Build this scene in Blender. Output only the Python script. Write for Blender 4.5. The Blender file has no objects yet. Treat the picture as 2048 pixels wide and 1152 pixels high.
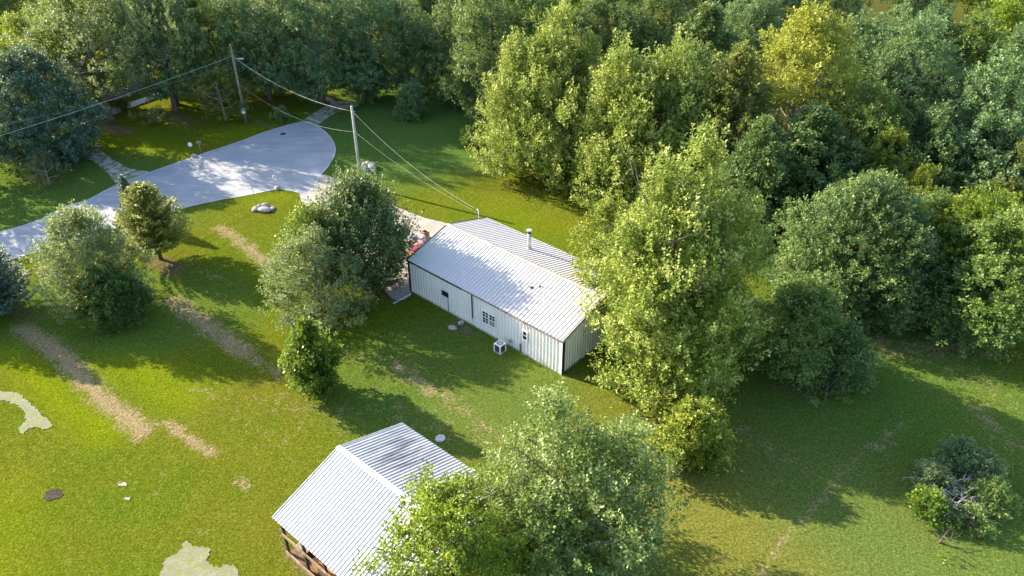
import bpy, bmesh, math, random
import numpy as np
from mathutils import Vector, Matrix

# ------------------------------------------------------------------ camera, sky, sun, exposure
S = bpy.context.scene
C = S.collection
PITCH, FPX, ROLL, CAMH = math.radians(34.1462), 1551.05, math.radians(-0.3357), 36.0
cd = bpy.data.cameras.new('camera'); cam = bpy.data.objects.new('camera', cd); C.objects.link(cam)
cd.sensor_width = 36; cd.lens = FPX / 2048 * 36; cd.clip_end = 6000; cd.clip_start = 0.5
cam.matrix_world = Matrix.Translation((0, 0, CAMH)) @ Matrix.Rotation(math.pi/2 - PITCH, 4, 'X') @ Matrix.Rotation(ROLL, 4, 'Z')
S.camera = cam
SUN_TO = Vector((-15.487, 8.02, 8.544)).normalized()      # towards the sun, from the pole's shadow
W = bpy.data.worlds.new('World'); S.world = W; W.use_nodes = True
nt = W.node_tree; bg = nt.nodes['Background']
sky = nt.nodes.new('ShaderNodeTexSky'); sky.sky_type = 'NISHITA'; sky.sun_disc = False
sky.sun_elevation = math.asin(SUN_TO.z); sky.sun_rotation = math.atan2(SUN_TO.x, SUN_TO.y)
nt.links.new(sky.outputs[0], bg.inputs[0]); bg.inputs[1].default_value = 0.138
sl = bpy.data.lights.new('sun', 'SUN'); sl.energy = 4.6; sl.angle = math.radians(0.55); sl.color = (1.0, 0.87, 0.64)
so = bpy.data.objects.new('sun', sl); C.objects.link(so); so.rotation_euler = SUN_TO.to_track_quat('Z', 'Y').to_euler()
so.location = (-60, 30, 60)
S.view_settings.view_transform = 'Standard'; S.view_settings.look = 'None'
S.view_settings.exposure = 1.98; S.view_settings.gamma = 1.0
S.cycles.max_bounces = 6; S.cycles.diffuse_bounces = 3; S.cycles.transmission_bounces = 3; S.cycles.transparent_max_bounces = 4

rnd = random.Random(7)

# ------------------------------------------------------------------ helpers
def ray(u, v):
    c, s = math.cos(ROLL), math.sin(ROLL); dx, dy = u-1024, v-576
    X, Y = (c*dx+s*dy)/FPX, (-s*dx+c*dy)/FPX
    return Vector((X, math.cos(PITCH)-Y*math.sin(PITCH), -math.sin(PITCH)-Y*math.cos(PITCH)))
def at(u, v, z=0.0):
    """point at height z that stands at photograph position (u, v)"""
    d = ray(u, v); t = (z-CAMH)/d.z
    return Vector((d.x*t, d.y*t, z))
def link(o, parent=None):
    C.objects.link(o)
    if parent is not None: o.parent = parent
    return o
def tag(o, label=None, cat=None, group=None, kind=None):
    if label: o['label'] = label
    if cat: o['category'] = cat
    if group: o['group'] = group
    if kind: o['kind'] = kind
    return o
def empty(name, loc, label, cat, rz=0.0, group=None):
    o = bpy.data.objects.new(name, None); o.location = loc; o.rotation_euler = (0, 0, rz); o.empty_display_size = .3
    return tag(link(o), label, cat, group)
def mesh_np(name, V, F, mat, smooth=False, attrs=None, k=4):
    me = bpy.data.meshes.new(name)
    V = np.asarray(V, np.float32); F = np.asarray(F, np.int32)
    me.vertices.add(len(V)); me.vertices.foreach_set('co', V.ravel())
    me.loops.add(F.size); me.loops.foreach_set('vertex_index', F.ravel())
    me.polygons.add(len(F)); me.polygons.foreach_set('loop_start', np.arange(0, F.size, k, dtype=np.int32))
    me.update(calc_edges=True)
    if smooth: me.polygons.foreach_set('use_smooth', np.ones(len(F), bool))
    for n, (dom, a) in (attrs or {}).items():
        at_ = me.attributes.new(n, 'FLOAT', dom); at_.data.foreach_set('value', np.asarray(a, np.float32).ravel())
    if mat: me.materials.append(mat)
    return me
class MB:
    """collects boxes, tubes and polygons for ONE mesh"""
    def __init__(s): s.bm = bmesh.new()
    def box(s, x0, x1, y0, y1, z0, z1, M=None, taper=0):
        p = [Vector(q) for q in ((x0,y0,z0),(x1,y0,z0),(x1,y1,z0),(x0,y1,z0),(x0,y0,z1),(x1,y0,z1),(x1,y1,z1),(x0,y1,z1))]
        if taper:
            cx, cy = (x0+x1)/2, (y0+y1)/2
            for q in p[4:]: q.x = cx+(q.x-cx)*(1-taper); q.y = cy+(q.y-cy)*(1-taper)
        if M is not None: p = [M @ q for q in p]
        v = [s.bm.verts.new(q) for q in p]
        for f in ((3,2,1,0),(4,5,6,7),(0,1,5,4),(1,2,6,5),(2,3,7,6),(3,0,4,7)): s.bm.faces.new([v[i] for i in f])
        return s
    def tube(s, pts, rad, n=8, cap=True):
        pts = [Vector(p) for p in pts]
        if not hasattr(rad, '__len__'): rad = [rad]*len(pts)
        rings = []
        for i, p in enumerate(pts):
            d = (pts[min(i+1, len(pts)-1)] - pts[max(i-1, 0)]).normalized()
            a = d.orthogonal().normalized() if abs(d.z) > .99 or True else None
            if i == 0: ref = a
            a = (ref - d*ref.dot(d)).normalized(); ref = a; b = d.cross(a)
            rings.append([s.bm.verts.new(p + (a*math.cos(2*math.pi*k/n)+b*math.sin(2*math.pi*k/n))*rad[i]) for k in range(n)])
        for r0, r1 in zip(rings, rings[1:]):
            for k in range(n): s.bm.faces.new((r0[k], r0[(k+1)%n], r1[(k+1)%n], r1[k]))
        if cap:
            s.bm.faces.new(rings[0][::-1]); s.bm.faces.new(rings[-1])
        return s
    def poly(s, pts):
        f = s.bm.faces.new([s.bm.verts.new(p) for p in pts]); return s
    def mesh(s, name, mat, smooth=False, bevel=0):
        if bevel: bmesh.ops.bevel(s.bm, geom=list(s.bm.edges), offset=bevel, segments=1, affect='EDGES', clamp_overlap=True)
        me = bpy.data.meshes.new(name); s.bm.to_mesh(me); s.bm.free()
        if smooth: me.polygons.foreach_set('use_smooth', [True]*len(me.polygons))
        if mat: me.materials.append(mat)
        return me
    def build(s, name, mat, parent=None, smooth=False, bevel=0):
        return link(bpy.data.objects.new(name, s.mesh(name, mat, smooth, bevel)), parent)

# ------------------------------------------------------------------ materials
class Nodes:
    def __init__(s, name):
        s.m = bpy.data.materials.new(name); s.m.use_nodes = True; s.t = s.m.node_tree; s.n = s.t.nodes
        s.b = s.n['Principled BSDF']; s.out = s.n['Material Output']
    def new(s, typ, **kw):
        n = s.n.new(typ)
        for k, v in kw.items():
            if k.startswith('i_'):
                key = k[2:]; key = int(key) if key.isdigit() else key.replace('_', ' ')
                s.set(n.inputs[key], v)
            else: setattr(n, k, v)
        return n
    def set(s, inp, v):
        if isinstance(v, bpy.types.NodeSocket): s.t.links.new(v, inp)
        else: inp.default_value = (*v, 1) if isinstance(v, tuple) and len(v) == 3 and inp.type == 'RGBA' else v
    def pos(s): return s.new('ShaderNodeNewGeometry').outputs['Position']
    def obj(s): return s.new('ShaderNodeTexCoord').outputs['Object']
    def scale(s, vec, sc, rot=0.0):
        m = s.new('ShaderNodeMapping', i_Vector=vec); m.inputs['Scale'].default_value = sc; m.inputs['Rotation'].default_value = (0, 0, rot); return m.outputs[0]
    def noise(s, vec, scale, detail=4, rough=.55, dist=0.0):
        return s.new('ShaderNodeTexNoise', i_Vector=vec, i_Scale=scale, i_Detail=detail, i_Roughness=rough, i_Distortion=dist).outputs[0]
    def ramp(s, f, a, b, lo=0.0, hi=1.0):
        return s.new('ShaderNodeMapRange', i_0=f, i_1=a, i_2=b, i_3=lo, i_4=hi).outputs[0]
    def math(s, op, a, b=0.0, c=0.0):
        return s.new('ShaderNodeMath', operation=op, i_0=a, i_1=b, i_2=c).outputs[0]
    def mix(s, f, a, b, mode='MIX'):
        n = s.new('ShaderNodeMix', data_type='RGBA', blend_type=mode)
        s.set(n.inputs[0], f); s.set(n.inputs[6], a); s.set(n.inputs[7], b); return n.outputs[2]
    def attr(s, name): return s.new('ShaderNodeAttribute', attribute_name=name).outputs['Fac']
    def bump(s, h, strength=.5, dist=.05):
        s.set(s.b.inputs['Normal'], s.new('ShaderNodeBump', i_Height=h, i_Strength=strength, i_Distance=dist).outputs[0])
    def done(s, col, rough=.8, spec=.3, metal=0.0):
        s.set(s.b.inputs['Base Color'], col); s.set(s.b.inputs['Roughness'], rough)
        s.b.inputs['Specular IOR Level'].default_value = spec; s.set(s.b.inputs['Metallic'], metal); return s.m

def plain(name, col, rough=.7, var=.25, scale=3.0, spec=.3, metal=0.0, dark=None):
    N = Nodes(name); n = N.noise(N.obj(), scale, 5, .6)
    d = dark or tuple(c*(1-var*1.6) for c in col)
    N.bump(n, .25, .01)
    return N.done(N.mix(N.ramp(n, .35, .65), d, col), rough, spec, metal)

def leaf_mat(name, c0, c1, c2, back=None, trans=.42, rough=.55, backmix=.55):
    """c0..c2: the colours the tree's leaves come in; back: their pale underside"""
    N = Nodes(name); t = N.attr('tint')
    big = N.noise(N.pos(), .55, 2, .5)
    tt = N.math('ADD', t, N.ramp(big, .3, .7, -.28, .28))
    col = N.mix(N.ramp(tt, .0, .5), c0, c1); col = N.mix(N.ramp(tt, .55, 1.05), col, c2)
    if back:
        bf = N.new('ShaderNodeNewGeometry').outputs['Backfacing']
        col = N.mix(N.math('MULTIPLY', bf, backmix), col, back)
    N.done(col, rough, .35)
    tr = N.new('ShaderNodeBsdfTranslucent'); N.set(tr.inputs[0], N.mix(.5, col, (0.34, 0.38, 0.02), 'MIX'))
    ms = N.new('ShaderNodeMixShader'); ms.inputs[0].default_value = trans
    N.t.links.new(N.b.outputs[0], ms.inputs[1]); N.t.links.new(tr.outputs[0], ms.inputs[2]); N.t.links.new(ms.outputs[0], N.out.inputs[0])
    return N.m

LM = {
 'maple':  leaf_mat('leaf_silver_maple', (.034,.072,.006), (.185,.26,.026), (.52,.54,.16), back=(.40,.44,.20), trans=.36, backmix=.35),
 'maple_g':leaf_mat('leaf_maple_green', (.035,.070,.006), (.13,.185,.014), (.40,.41,.05), back=(.24,.28,.10), trans=.36, backmix=.35),
 'silver': leaf_mat('leaf_silver', (.026,.065,.010), (.11,.18,.032), (.40,.46,.19), back=(.42,.50,.28), trans=.34, backmix=.35),
 'grey':   leaf_mat('leaf_grey_green', (.050,.090,.032), (.13,.19,.075), (.26,.32,.14), back=(.24,.30,.18), backmix=.4),
 'blue':   leaf_mat('leaf_blue_green', (.024,.072,.028), (.085,.170,.062), (.20,.31,.13), back=(.15,.24,.15), trans=.3, backmix=.4),
 'dark':   leaf_mat('leaf_dark', (.020,.055,.018), (.065,.130,.036), (.20,.28,.08), back=(.14,.20,.10), trans=.3, backmix=.4),
 'mid':    leaf_mat('leaf_mid', (.030,.080,.016), (.095,.175,.036), (.28,.36,.09), back=(.18,.24,.12), backmix=.4),
 'olive':  leaf_mat('leaf_olive', (.050,.080,.016), (.13,.16,.030), (.26,.27,.07), back=(.22,.25,.12), backmix=.4),
 'yellow': leaf_mat('leaf_yellow', (.10,.14,.015), (.26,.29,.03), (.46,.44,.07), back=(.28,.30,.10), backmix=.4),
 'lime':   leaf_mat('leaf_lime', (.035,.085,.006), (.125,.205,.012), (.38,.45,.035), back=(.22,.29,.08), backmix=.4),
 'young':  leaf_mat('leaf_young', (.020,.070,.008), (.070,.150,.014), (.30,.38,.03), back=(.16,.25,.06), rough=.4, trans=.4, backmix=.4),
 'glossy': leaf_mat('leaf_glossy', (.018,.055,.016), (.045,.100,.028), (.16,.22,.08), back=(.20,.27,.13), rough=.45, trans=.28, backmix=.3),
 'spruce': leaf_mat('needle_blue', (.025,.065,.045), (.060,.120,.080), (.14,.21,.15), trans=.12),
 'gold':   leaf_mat('needle_gold', (.045,.085,.015), (.17,.20,.03), (.44,.42,.08), trans=.2),
 'pine':   leaf_mat('needle_pine', (.022,.065,.040), (.050,.115,.070), (.11,.19,.12), trans=.15),
 'ivy':    leaf_mat('leaf_ivy', (.018,.060,.016), (.040,.105,.024), (.10,.18,.035), rough=.45),
 'dead':   leaf_mat('leaf_dead', (.12,.10,.07), (.20,.17,.12), (.30,.26,.19), trans=.1),
 'tan':    leaf_mat('leaf_tan', (.09,.10,.035), (.17,.17,.07), (.27,.26,.13)),
}
BARK = plain('bark', (.16,.13,.105), .9, .35, 4, dark=(.06,.05,.04))
BARKG = plain('bark_grey', (.30,.27,.24), .9, .3, 4, dark=(.15,.13,.115))

# ------------------------------------------------------------------ tree generators
def unit(a): return a/np.maximum(np.linalg.norm(a, axis=-1, keepdims=True), 1e-6)
def vnoise(P, R, f, n=7):
    K = R.normal(size=(n, 3))*f; ph = R.uniform(0, 6.28, n); return np.sin(P@K.T+ph).sum(1)/math.sqrt(n)
def leaves(P, axis, nrm, size, R, tint, aspect=.62):
    """diamond leaves: P root, axis direction, nrm normal"""
    n = len(P); sz = (size*R.uniform(.65, 1.35, n))[:, None]
    axis = unit(axis); side = unit(np.cross(axis, nrm)); up = np.cross(side, axis)
    V = np.stack([P, P+axis*sz*.5+side*sz*aspect*.5+up*sz*.10, P+axis*sz, P+axis*sz*.5-side*sz*aspect*.5+up*sz*.10], 1)
    return V.reshape(-1, 3), np.arange(4*n).reshape(-1, 4), tint
def shoots(R, base, axis, out, L, nl, size, spread, tint, droop=0.0, curve=0.0):
    m = len(base); t = R.uniform(0, 1, (m, nl)) ** .8
    Ls = (L*R.uniform(.6, 1.35, m))[:, None]
    P = base[:, None, :] + axis[:, None, :]*(t*Ls)[..., None]
    P[..., 2] -= curve*(t*Ls)**2
    per = unit(R.normal(size=(m, nl, 3)) - 0.0); per = unit(per - axis[:, None, :]*(per*axis[:, None, :]).sum(-1, keepdims=True))
    rr = spread*(1-.72*t)*R.uniform(.15, 1, (m, nl))
    P = P + per*rr[..., None]
    la = unit(per*.9 + axis[:, None, :]*.7 + R.normal(size=(m, nl, 3))*.35); la[..., 2] -= droop
    nr = unit(out[:, None, :]*.5 + np.array([-.15, 0, .75]) + R.normal(size=(m, nl, 3))*.42)
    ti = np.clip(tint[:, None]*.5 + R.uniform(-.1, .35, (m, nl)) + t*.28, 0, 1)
    return leaves(P.reshape(-1, 3), la.reshape(-1, 3), nr.reshape(-1, 3), size, R, ti.ravel())

SHAPES = {  # half-width at relative height t (0 crown base .. 1 top)
 'round':  lambda t: np.sqrt(np.clip(1-(2*t-1)**2, 0, 1)),
 'egg':    lambda t: np.clip(np.sin(np.pi*np.clip(t, 0, 1)**.72), 0, 1)**.75,
 'dome':   lambda t: np.clip(1-t**2.2, 0, 1)**.6*np.clip(.55+t*2.2, 0, 1),
 'tall':   lambda t: np.clip(1-t**2.6, 0, 1)**.8*np.clip(.5+t*1.8, 0, 1),
 'vase':   lambda t: np.clip(.45+t*1.1, 0, 1)*np.clip(1-t**5, 0, 1)**.5,
}
def crown_mesh(name, mat, h, w, kind, seed, sub=None, **kw):
    """one crown, or several leaders (dx, dy, height, width) grown together"""
    parts = [crown_arrays(sh, sw, seed+17*i, **dict(kw, lobes=max(12, int(kw.get('lobes', 22)*sw/w)))) for i, (dx, dy, sh, sw) in enumerate(sub)] if sub else [crown_arrays(h, w, seed, **kw)]
    V = np.concatenate([p[0]+np.array([*(sub[i][:2] if sub else (0, 0)), 0]) for i, p in enumerate(parts)]); ti = np.concatenate([p[2] for p in parts])
    return mesh_np(name, V, np.arange(len(V)).reshape(-1, 4), mat, attrs={'tint': ('FACE', ti)})
def crown_arrays(h, w, seed, z0=.18, shape='round', nl=16, L=1.0, up=.45, leaf=.2, dens=1.0, lobes=22, lobe_r=.34,
               spread=.38, thr=-.9, droop=0.0, curve=0.0, wd=None, low=0.0):
    """a crown as thousands of leafy shoots on lobes that hang on the silhouette, with gaps between them"""
    R = np.random.default_rng(seed); H0, Hc = h*z0, h*(1-z0)
    rx, ry = w/2, (wd or w)/2; fn = SHAPES[shape]
    B, O, T = [], [], []
    lr = lobe_r*min(rx, Hc*.6)
    tz = np.clip((np.arange(lobes)+.5)/lobes + R.uniform(-.03, .03, lobes), .03, .985)
    for i in range(lobes):
        t = tz[i]*.93; a = i*2.39996+R.uniform(-.4, .4); rr = max(0., fn(np.array([t]))[0])*R.uniform(.82, 1.06)
        rl = lr*R.uniform(.6, 1.35)*(1 if t < .8 else .7)
        k = max(0., 1-lr*.85/max(rx*rr, .1)) * R.uniform(.9, 1.1)
        c = np.array([math.cos(a)*rx*rr*k, math.sin(a)*ry*rr*k, H0+Hc*t*(1-.5*rl/Hc)])
        m = int(dens*rl*rl*14)+4
        d = unit(R.normal(size=(m, 3))); d[:, 2] = np.where(d[:, 2] < -.35, -d[:, 2]*.6, d[:, 2]); d = unit(d)
        s = R.uniform(.25, 1, m)**.45
        B.append(c + d*(s*rl)[:, None]*np.array([1.15, 1.15, .95])); O.append(unit(d*.7 + unit(c[None]-np.array([0, 0, H0+Hc*.35]))*.6)); T.append(np.full(m, R.uniform(0, 1))*.5+R.uniform(0, 1, m)*.5)
    m = int(dens*rx*max(Hc, 2)*5)                                    # between the lobes
    t = R.uniform(0.02, .97, m); a = R.uniform(0, 6.283, m); r = R.uniform(.15, .9, m)**.5*np.maximum(fn(t), .05)*.93
    c = np.stack([np.cos(a)*rx*r, np.sin(a)*ry*r, H0+Hc*t], 1)
    B.append(c); O.append(unit(c-np.array([0, 0, H0+Hc*.35]))); T.append(R.uniform(0, 1, m))
    B = np.concatenate(B); O = np.concatenate(O); T = np.concatenate(T)
    keep = (vnoise(B, R, 1.0) > thr) & (B[:, 2] > low)
    B, O, T = B[keep], O[keep], T[keep]
    upv = (up + .25*np.clip((B[:, 2:3]-H0)/Hc-.45, 0, 1))
    ax = unit(O*(1-upv) + np.array([0, 0, 1.])*upv + R.normal(size=B.shape)*.2)
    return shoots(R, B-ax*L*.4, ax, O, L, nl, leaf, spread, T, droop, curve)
def trunk_mesh(name, mat, h, w, seed, z0=.18, r0=None, limbs=7, fork=.3, reach=.8, n=7):
    R = random.Random(seed); mb = MB(); r0 = r0 or h*.018+.05
    top = Vector((R.uniform(-.04, .04)*w, R.uniform(-.04, .04)*w, h*.78))
    pts = []
    for i in range(7):
        t = i/6; pts.append(Vector((top.x*t+R.uniform(-.04, .04)*h*.1*(0 < t), top.y*t+R.uniform(-.04, .04)*h*.1*(0 < t), top.z*t-.05*(t == 0))))
    mb.tube(pts, [r0*(1.45 if i == 0 else 1-.14*i) for i in range(7)], n)
    for k in range(limbs):
        t = fork+(.85-fork)*k/limbs; i = t*6; a, b = pts[int(i)], pts[min(int(i)+1, 6)]; p = a.lerp(b, i-int(i))
        an = k*2.4+R.uniform(-.4, .4); ln = w*.5*reach*(1-.35*t)*R.uniform(.8, 1.1); rise = h*R.uniform(.12, .26)
        e = p+Vector((math.cos(an)*ln, math.sin(an)*ln, rise)); mid = p.lerp(e, .5)+Vector((0, 0, -rise*.12))
        rr = r0*(1-.7*t)*.62
        mb.tube([p, mid, e], [rr, rr*.6, rr*.18], 5, False)
        for q in range(3):
            f = R.uniform(.35, .9); s = p.lerp(e, f); aa = an+R.uniform(-1, 1); l2 = ln*.4
            mb.tube([s, s+Vector((math.cos(aa)*l2, math.sin(aa)*l2, l2*R.uniform(.3, .9)))], [rr*.35, rr*.08], 4, False)
    return mb.mesh(name, mat, True)
def conifer_mesh(name, mat, h, w, seed, z0=.06, whorls=26, leaf=.16, droop=.12, per=9, dens=1.0, power=.85, uplift=.25):
    R = np.random.default_rng(seed); Ps, A, N_, T = [], [], [], []
    for i in range(whorls):
        t = (i+.5)/whorls; z = h*(z0+(1-z0)*t); ln = w/2*(1-t)**power+.12
        for k in range(per):
            an = k*6.283/per+i*.7+R.uniform(-.25, .25); l = ln*R.uniform(.72, 1.12); tt_ = R.uniform(0, 1)
            m = int(dens*(14+l*46)); s = R.uniform(.08, 1, m)
            d = np.array([math.cos(an), math.sin(an), 0.]); side = np.array([-d[1], d[0], 0.])
            wd = R.uniform(-1, 1, m)*l*.30*(1-s*.75)
            P = np.array([0, 0, z])+d*(s*l)[:, None]+side*wd[:, None]
            P[:, 2] += l*(uplift*s**2*1.2-droop*2.0*s)-np.abs(wd)*.15+R.normal(size=m)*.05
            Ps.append(P); A.append(unit(d*.8+side*(np.sign(wd)*.7)[:, None]+np.array([0, 0, .1])+R.normal(size=(m, 3))*.3))
            N_.append(unit(np.array([0, 0, 1.])+R.normal(size=(m, 3))*.5)); T.append(tt_*.45+R.uniform(0, 1, m)*.25+s*.35)
    P = np.concatenate(Ps); V, F, ti = leaves(P, np.concatenate(A), np.concatenate(N_), leaf, R, np.concatenate(T), .5)
    return mesh_np(name, V, F, mat, attrs={'tint': ('FACE', ti)})

KIND = {
 'maple':  dict(mat='maple', nl=26, L=1.5, up=.58, leaf=.19, lobes=44, lobe_r=.27, spread=.28, shape='dome', thr=-.32),
 'silver': dict(mat='silver', nl=22, L=1.2, up=.5, leaf=.17, lobes=40, lobe_r=.28, spread=.28, shape='dome', thr=-.5),
 'maple_g':dict(mat='maple_g', nl=22, L=1.2, up=.5, leaf=.20, lobes=38, lobe_r=.28, spread=.30, shape='dome', thr=-.55),
 'broad':  dict(mat='mid', nl=18, L=.9, up=.3, leaf=.22, lobes=30, lobe_r=.33, spread=.36, shape='dome', thr=-.5),
 'willow': dict(mat='mid', nl=22, L=.9, up=.35, leaf=.15, lobes=46, lobe_r=.27, spread=.26, shape='dome', thr=-.75, dens=1.5),
}
def tree(name, label, cat, pos, h, w, kind, seed, mat=None, z0=.15, trunk=True, group=None, bark=None, limbs=7, rz=0.0, scl=None, **kw):
    """Empty at the base > crown, trunk"""
    k = dict(KIND[kind]); k.update(kw); m = LM[mat or k.pop('mat')]; k.pop('mat', None)
    e = empty(name, (pos[0], pos[1], 0), label, cat, rz, group)
    link(bpy.data.objects.new('crown', crown_mesh('crown', m, h, w, kind, seed, z0=z0, **k)), e)
    if trunk: link(bpy.data.objects.new('trunk', trunk_mesh('trunk', bark or BARK, h, w, seed, z0, limbs=limbs)), e)
    if scl: e.scale = scl
    return e
def conifer(name, label, cat, pos, h, w, mat, seed, **kw):
    e = empty(name, (pos[0], pos[1], 0), label, cat)
    link(bpy.data.objects.new('crown', conifer_mesh('crown', LM[mat], h, w, seed, **kw)), e)
    link(bpy.data.objects.new('trunk', MB().tube([(0, 0, -.05), (.03, 0, h*.5), (0, 0, h*.97)], [h*.022+.03, h*.014+.02, .015], 7).mesh('trunk', BARK, True)), e)
    return e
def copy_tree(src, pos, scl, rz, label, group=None, mat=None):
    r = src.copy(); C.objects.link(r); r.location = (pos[0], pos[1], 0); r.scale = scl if hasattr(scl, '__len__') else (scl,)*3
    r.rotation_euler = (0, 0, rz); r['label'] = label
    if 'group' in r: del r['group']
    if group: r['group'] = group
    for ch in src.children:
        c = ch.copy(); C.objects.link(c); c.parent = r
        if mat and ch.name.startswith('crown'):
            c.material_slots[0].link = 'OBJECT'; c.material_slots[0].material = LM[mat]
    return r

# ------------------------------------------------------------------ ground: the lawn's own colours, plus some sunlit and shaded tones painted in
def axis_coords(lo, hi, st, far, g=1.35):
    a = list(np.arange(lo, hi+st/2, st)); s = st; x = hi
    while x < far: s *= g; x += s; a.append(x)
    s = st; x = lo
    while x > -far: s *= g; x -= s; a.insert(0, x)
    return np.array(a)
gx = axis_coords(-56, 56, .4, 2500); gy = axis_coords(20, 104, .4, 2500)
GX, GY = np.meshgrid(gx, gy); P2 = np.stack([GX.ravel(), GY.ravel()], 1)
def seg_mask(pts, r, soft=.6):
    """1 on the stroke through the points, 0 away from it (metres)"""
    q = np.array([tuple(at(*p))[:2] for p in pts]); d = np.full(len(P2), 1e9)
    if len(q) == 1: d = np.linalg.norm(P2-q[0], axis=1)
    for a, b in zip(q, q[1:]):
        t = np.clip(((P2-a)@(b-a))/((b-a)@(b-a)), 0, 1); d = np.minimum(d, np.linalg.norm(P2-(a+t[:, None]*(b-a)), axis=1))
    return np.clip((r+soft-d)/(2*soft), 0, 1)
def strokes(lst):
    m = np.zeros(len(P2))
    for pts, r, s, k in lst: m = np.maximum(m, seg_mask(pts, r, s)*k)
    return m
dry = strokes([
 ([(45,655),(110,700),(200,790),(285,862)], .85, .8, .95), ([(330,845),(375,875),(425,908)], .5, .5, .85), ([(478,962),(495,970)], .45, .4, .85),
 ([(345,600),(400,640),(490,705)], .9, .9, .88), ([(500,715),(560,750)], .6, .7, .75), ([(440,455),(490,490),(540,530)], .8, .7, .8),
 ([(790,730),(850,770),(900,800)], .8, .9, .75), ([(930,820),(1010,880),(1080,930)], .8, 1.0, .6), ([(395,770),(420,790)], .8, .7, .5),
 ([(1520,1160),(1570,1070),(1640,1000),(1690,940)], .25, .5, .78), ([(1690,940),(1740,900),(1800,850)], .5, .9, .65), ([(1480,855),(1600,930)], 1.2, 1.2, .45),
 ([(1780,690),(1950,700)], 2.2, 1.8, .55), ([(1950,820),(2048,900)], 1.5, 1.5, .5), ([(780,740),(650,690)], 1.2, 1.2, .35), ([(1400,520),(1480,400)], 2.0, 1.5, .6),
 ([(1370,950),(1330,945)], .4, .5, .6), ([(940,330),(1010,345)], 1.2, 1.0, .35), ([(800,325),(860,345)], 1.0, 1.0, .35), ([(240,990)], .5, .5, .4), ([(600,975),(560,1020)], .4, .5, .4)])
lime = strokes([  # yellow-green grass; strokes across the road and in far gaps paint sunlit lawn
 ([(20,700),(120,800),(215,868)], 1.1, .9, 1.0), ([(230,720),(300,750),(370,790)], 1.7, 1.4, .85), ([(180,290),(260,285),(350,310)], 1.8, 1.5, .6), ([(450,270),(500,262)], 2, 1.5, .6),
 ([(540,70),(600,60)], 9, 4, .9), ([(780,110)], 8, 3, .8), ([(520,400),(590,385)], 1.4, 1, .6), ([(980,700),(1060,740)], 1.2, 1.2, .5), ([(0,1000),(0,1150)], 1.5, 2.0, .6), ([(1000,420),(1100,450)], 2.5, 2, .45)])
dry = np.maximum(dry, strokes([([(560,800),(700,840)], 2.0, 2.0, .42), ([(420,780),(600,900)], 1.5, 2.0, .38), ([(760,800),(1000,900)], 1.5, 1.8, .45), ([(950,330),(1120,420)], 2.0, 2.0, .40), ([(1250,800),(1330,960)], 1.2, 1.5, .40), ([(150,560),(60,640)], 1.5, 1.5, .4), ([(300,960),(420,1060)], 1.5, 2, .3), ([(350,520),(450,560)], 1.5, 1.5, .4), ([(1850,700),(2000,800)], 3, 3, .38)]))
dirt = strokes([
 ([(105,990)], .22, .25, 1.0), ([(905,652),(935,662)], .55, .4, .9), ([(318,522),(345,540)], 1.3, .8, .8), ([(215,255),(250,262)], 1.4, .8, .8), ([(345,230),(380,245)], 1.4, .8, .7),
 ([(1090,350),(1110,355)], 1.6, .9, .8), ([(740,590),(790,600)], .9, .8, .7), ([(500,235),(560,262)], .5, .4, .7), ([(1560,775),(1600,780)], 1.0, .8, .6), ([(870,600),(960,660),(1120,752)], .10, .22, .75),
 ([(30,620),(60,640)], 1.3, .9, .6), ([(650,800)], .35, .35, .6), ([(560,1060),(575,1112),(640,1170)], .25, .3, .95), ([(1980,960),(1880,1050)], 1.2, .8, .4), ([(480,215),(560,205)], 2, 1.5, .5)])
def region(cx, cy, rx, ry, soft=.5):
    a = at(cx, cy); return np.clip((1+soft-np.hypot((P2[:, 0]-a.x)/rx, (P2[:, 1]-a.y)/ry))/soft, 0, 1)
lush_shade = np.maximum.reduce([region(825,250,11,13), region(900,760,7,6)*.6, region(1800,850,9,14)*.7, region(120,400,12,9)*.8, region(240,620,9,5)*.5])  # lush grass with the blue-green of tree shade put into its colour
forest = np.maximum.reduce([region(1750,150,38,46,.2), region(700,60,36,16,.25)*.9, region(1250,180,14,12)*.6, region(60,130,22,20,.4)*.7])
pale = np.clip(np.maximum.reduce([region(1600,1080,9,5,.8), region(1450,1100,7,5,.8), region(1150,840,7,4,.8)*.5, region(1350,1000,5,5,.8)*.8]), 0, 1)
Rg = np.random.default_rng(3)
Z = -0.012 - 0.02*(vnoise(np.c_[P2, np.zeros(len(P2))], Rg, .45)*.5+.5).clip(0, 1)
nx_, ny_ = len(gx), len(gy); idx = np.arange(nx_*ny_).reshape(ny_, nx_)
F = np.stack([idx[:-1, :-1], idx[:-1, 1:], idx[1:, 1:], idx[1:, :-1]], -1).reshape(-1, 4)
N = Nodes('lawn'); p = N.pos()
w1 = N.noise(p, .18, 5, .6); w2 = N.noise(p, 1.1, 5, .65); w3 = N.noise(p, 6.0, 7, .78, .6); w4 = N.noise(N.scale(p, (1, 1, 1)), 24, 3, .8)
col = N.mix(N.ramp(w1, .38, .62), (.074,.114,.006), (.134,.138,.009))
wm = N.noise(p, 2.6, 5, .7, .5)
col = N.mix(N.ramp(w2, .35, .70), col, (.100,.155,.006)); col = N.mix(N.ramp(wm, .38, .48, .45, 0), col, (.045,.082,.004)); col = N.mix(N.ramp(wm, .54, .66, 0, .5), col, (.175,.180,.020)); wb = N.noise(p, .09, 3, .5)
col = N.mix(N.ramp(wb, .50, .68, 0, .45), col, (.165,.135,.020)); col = N.mix(N.ramp(wb, .46, .30, 0, .6), col, (.078,.155,.006))
col = N.mix(N.ramp(w2, .56, .72, 0, .55), col, (.21,.185,.045))
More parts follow.
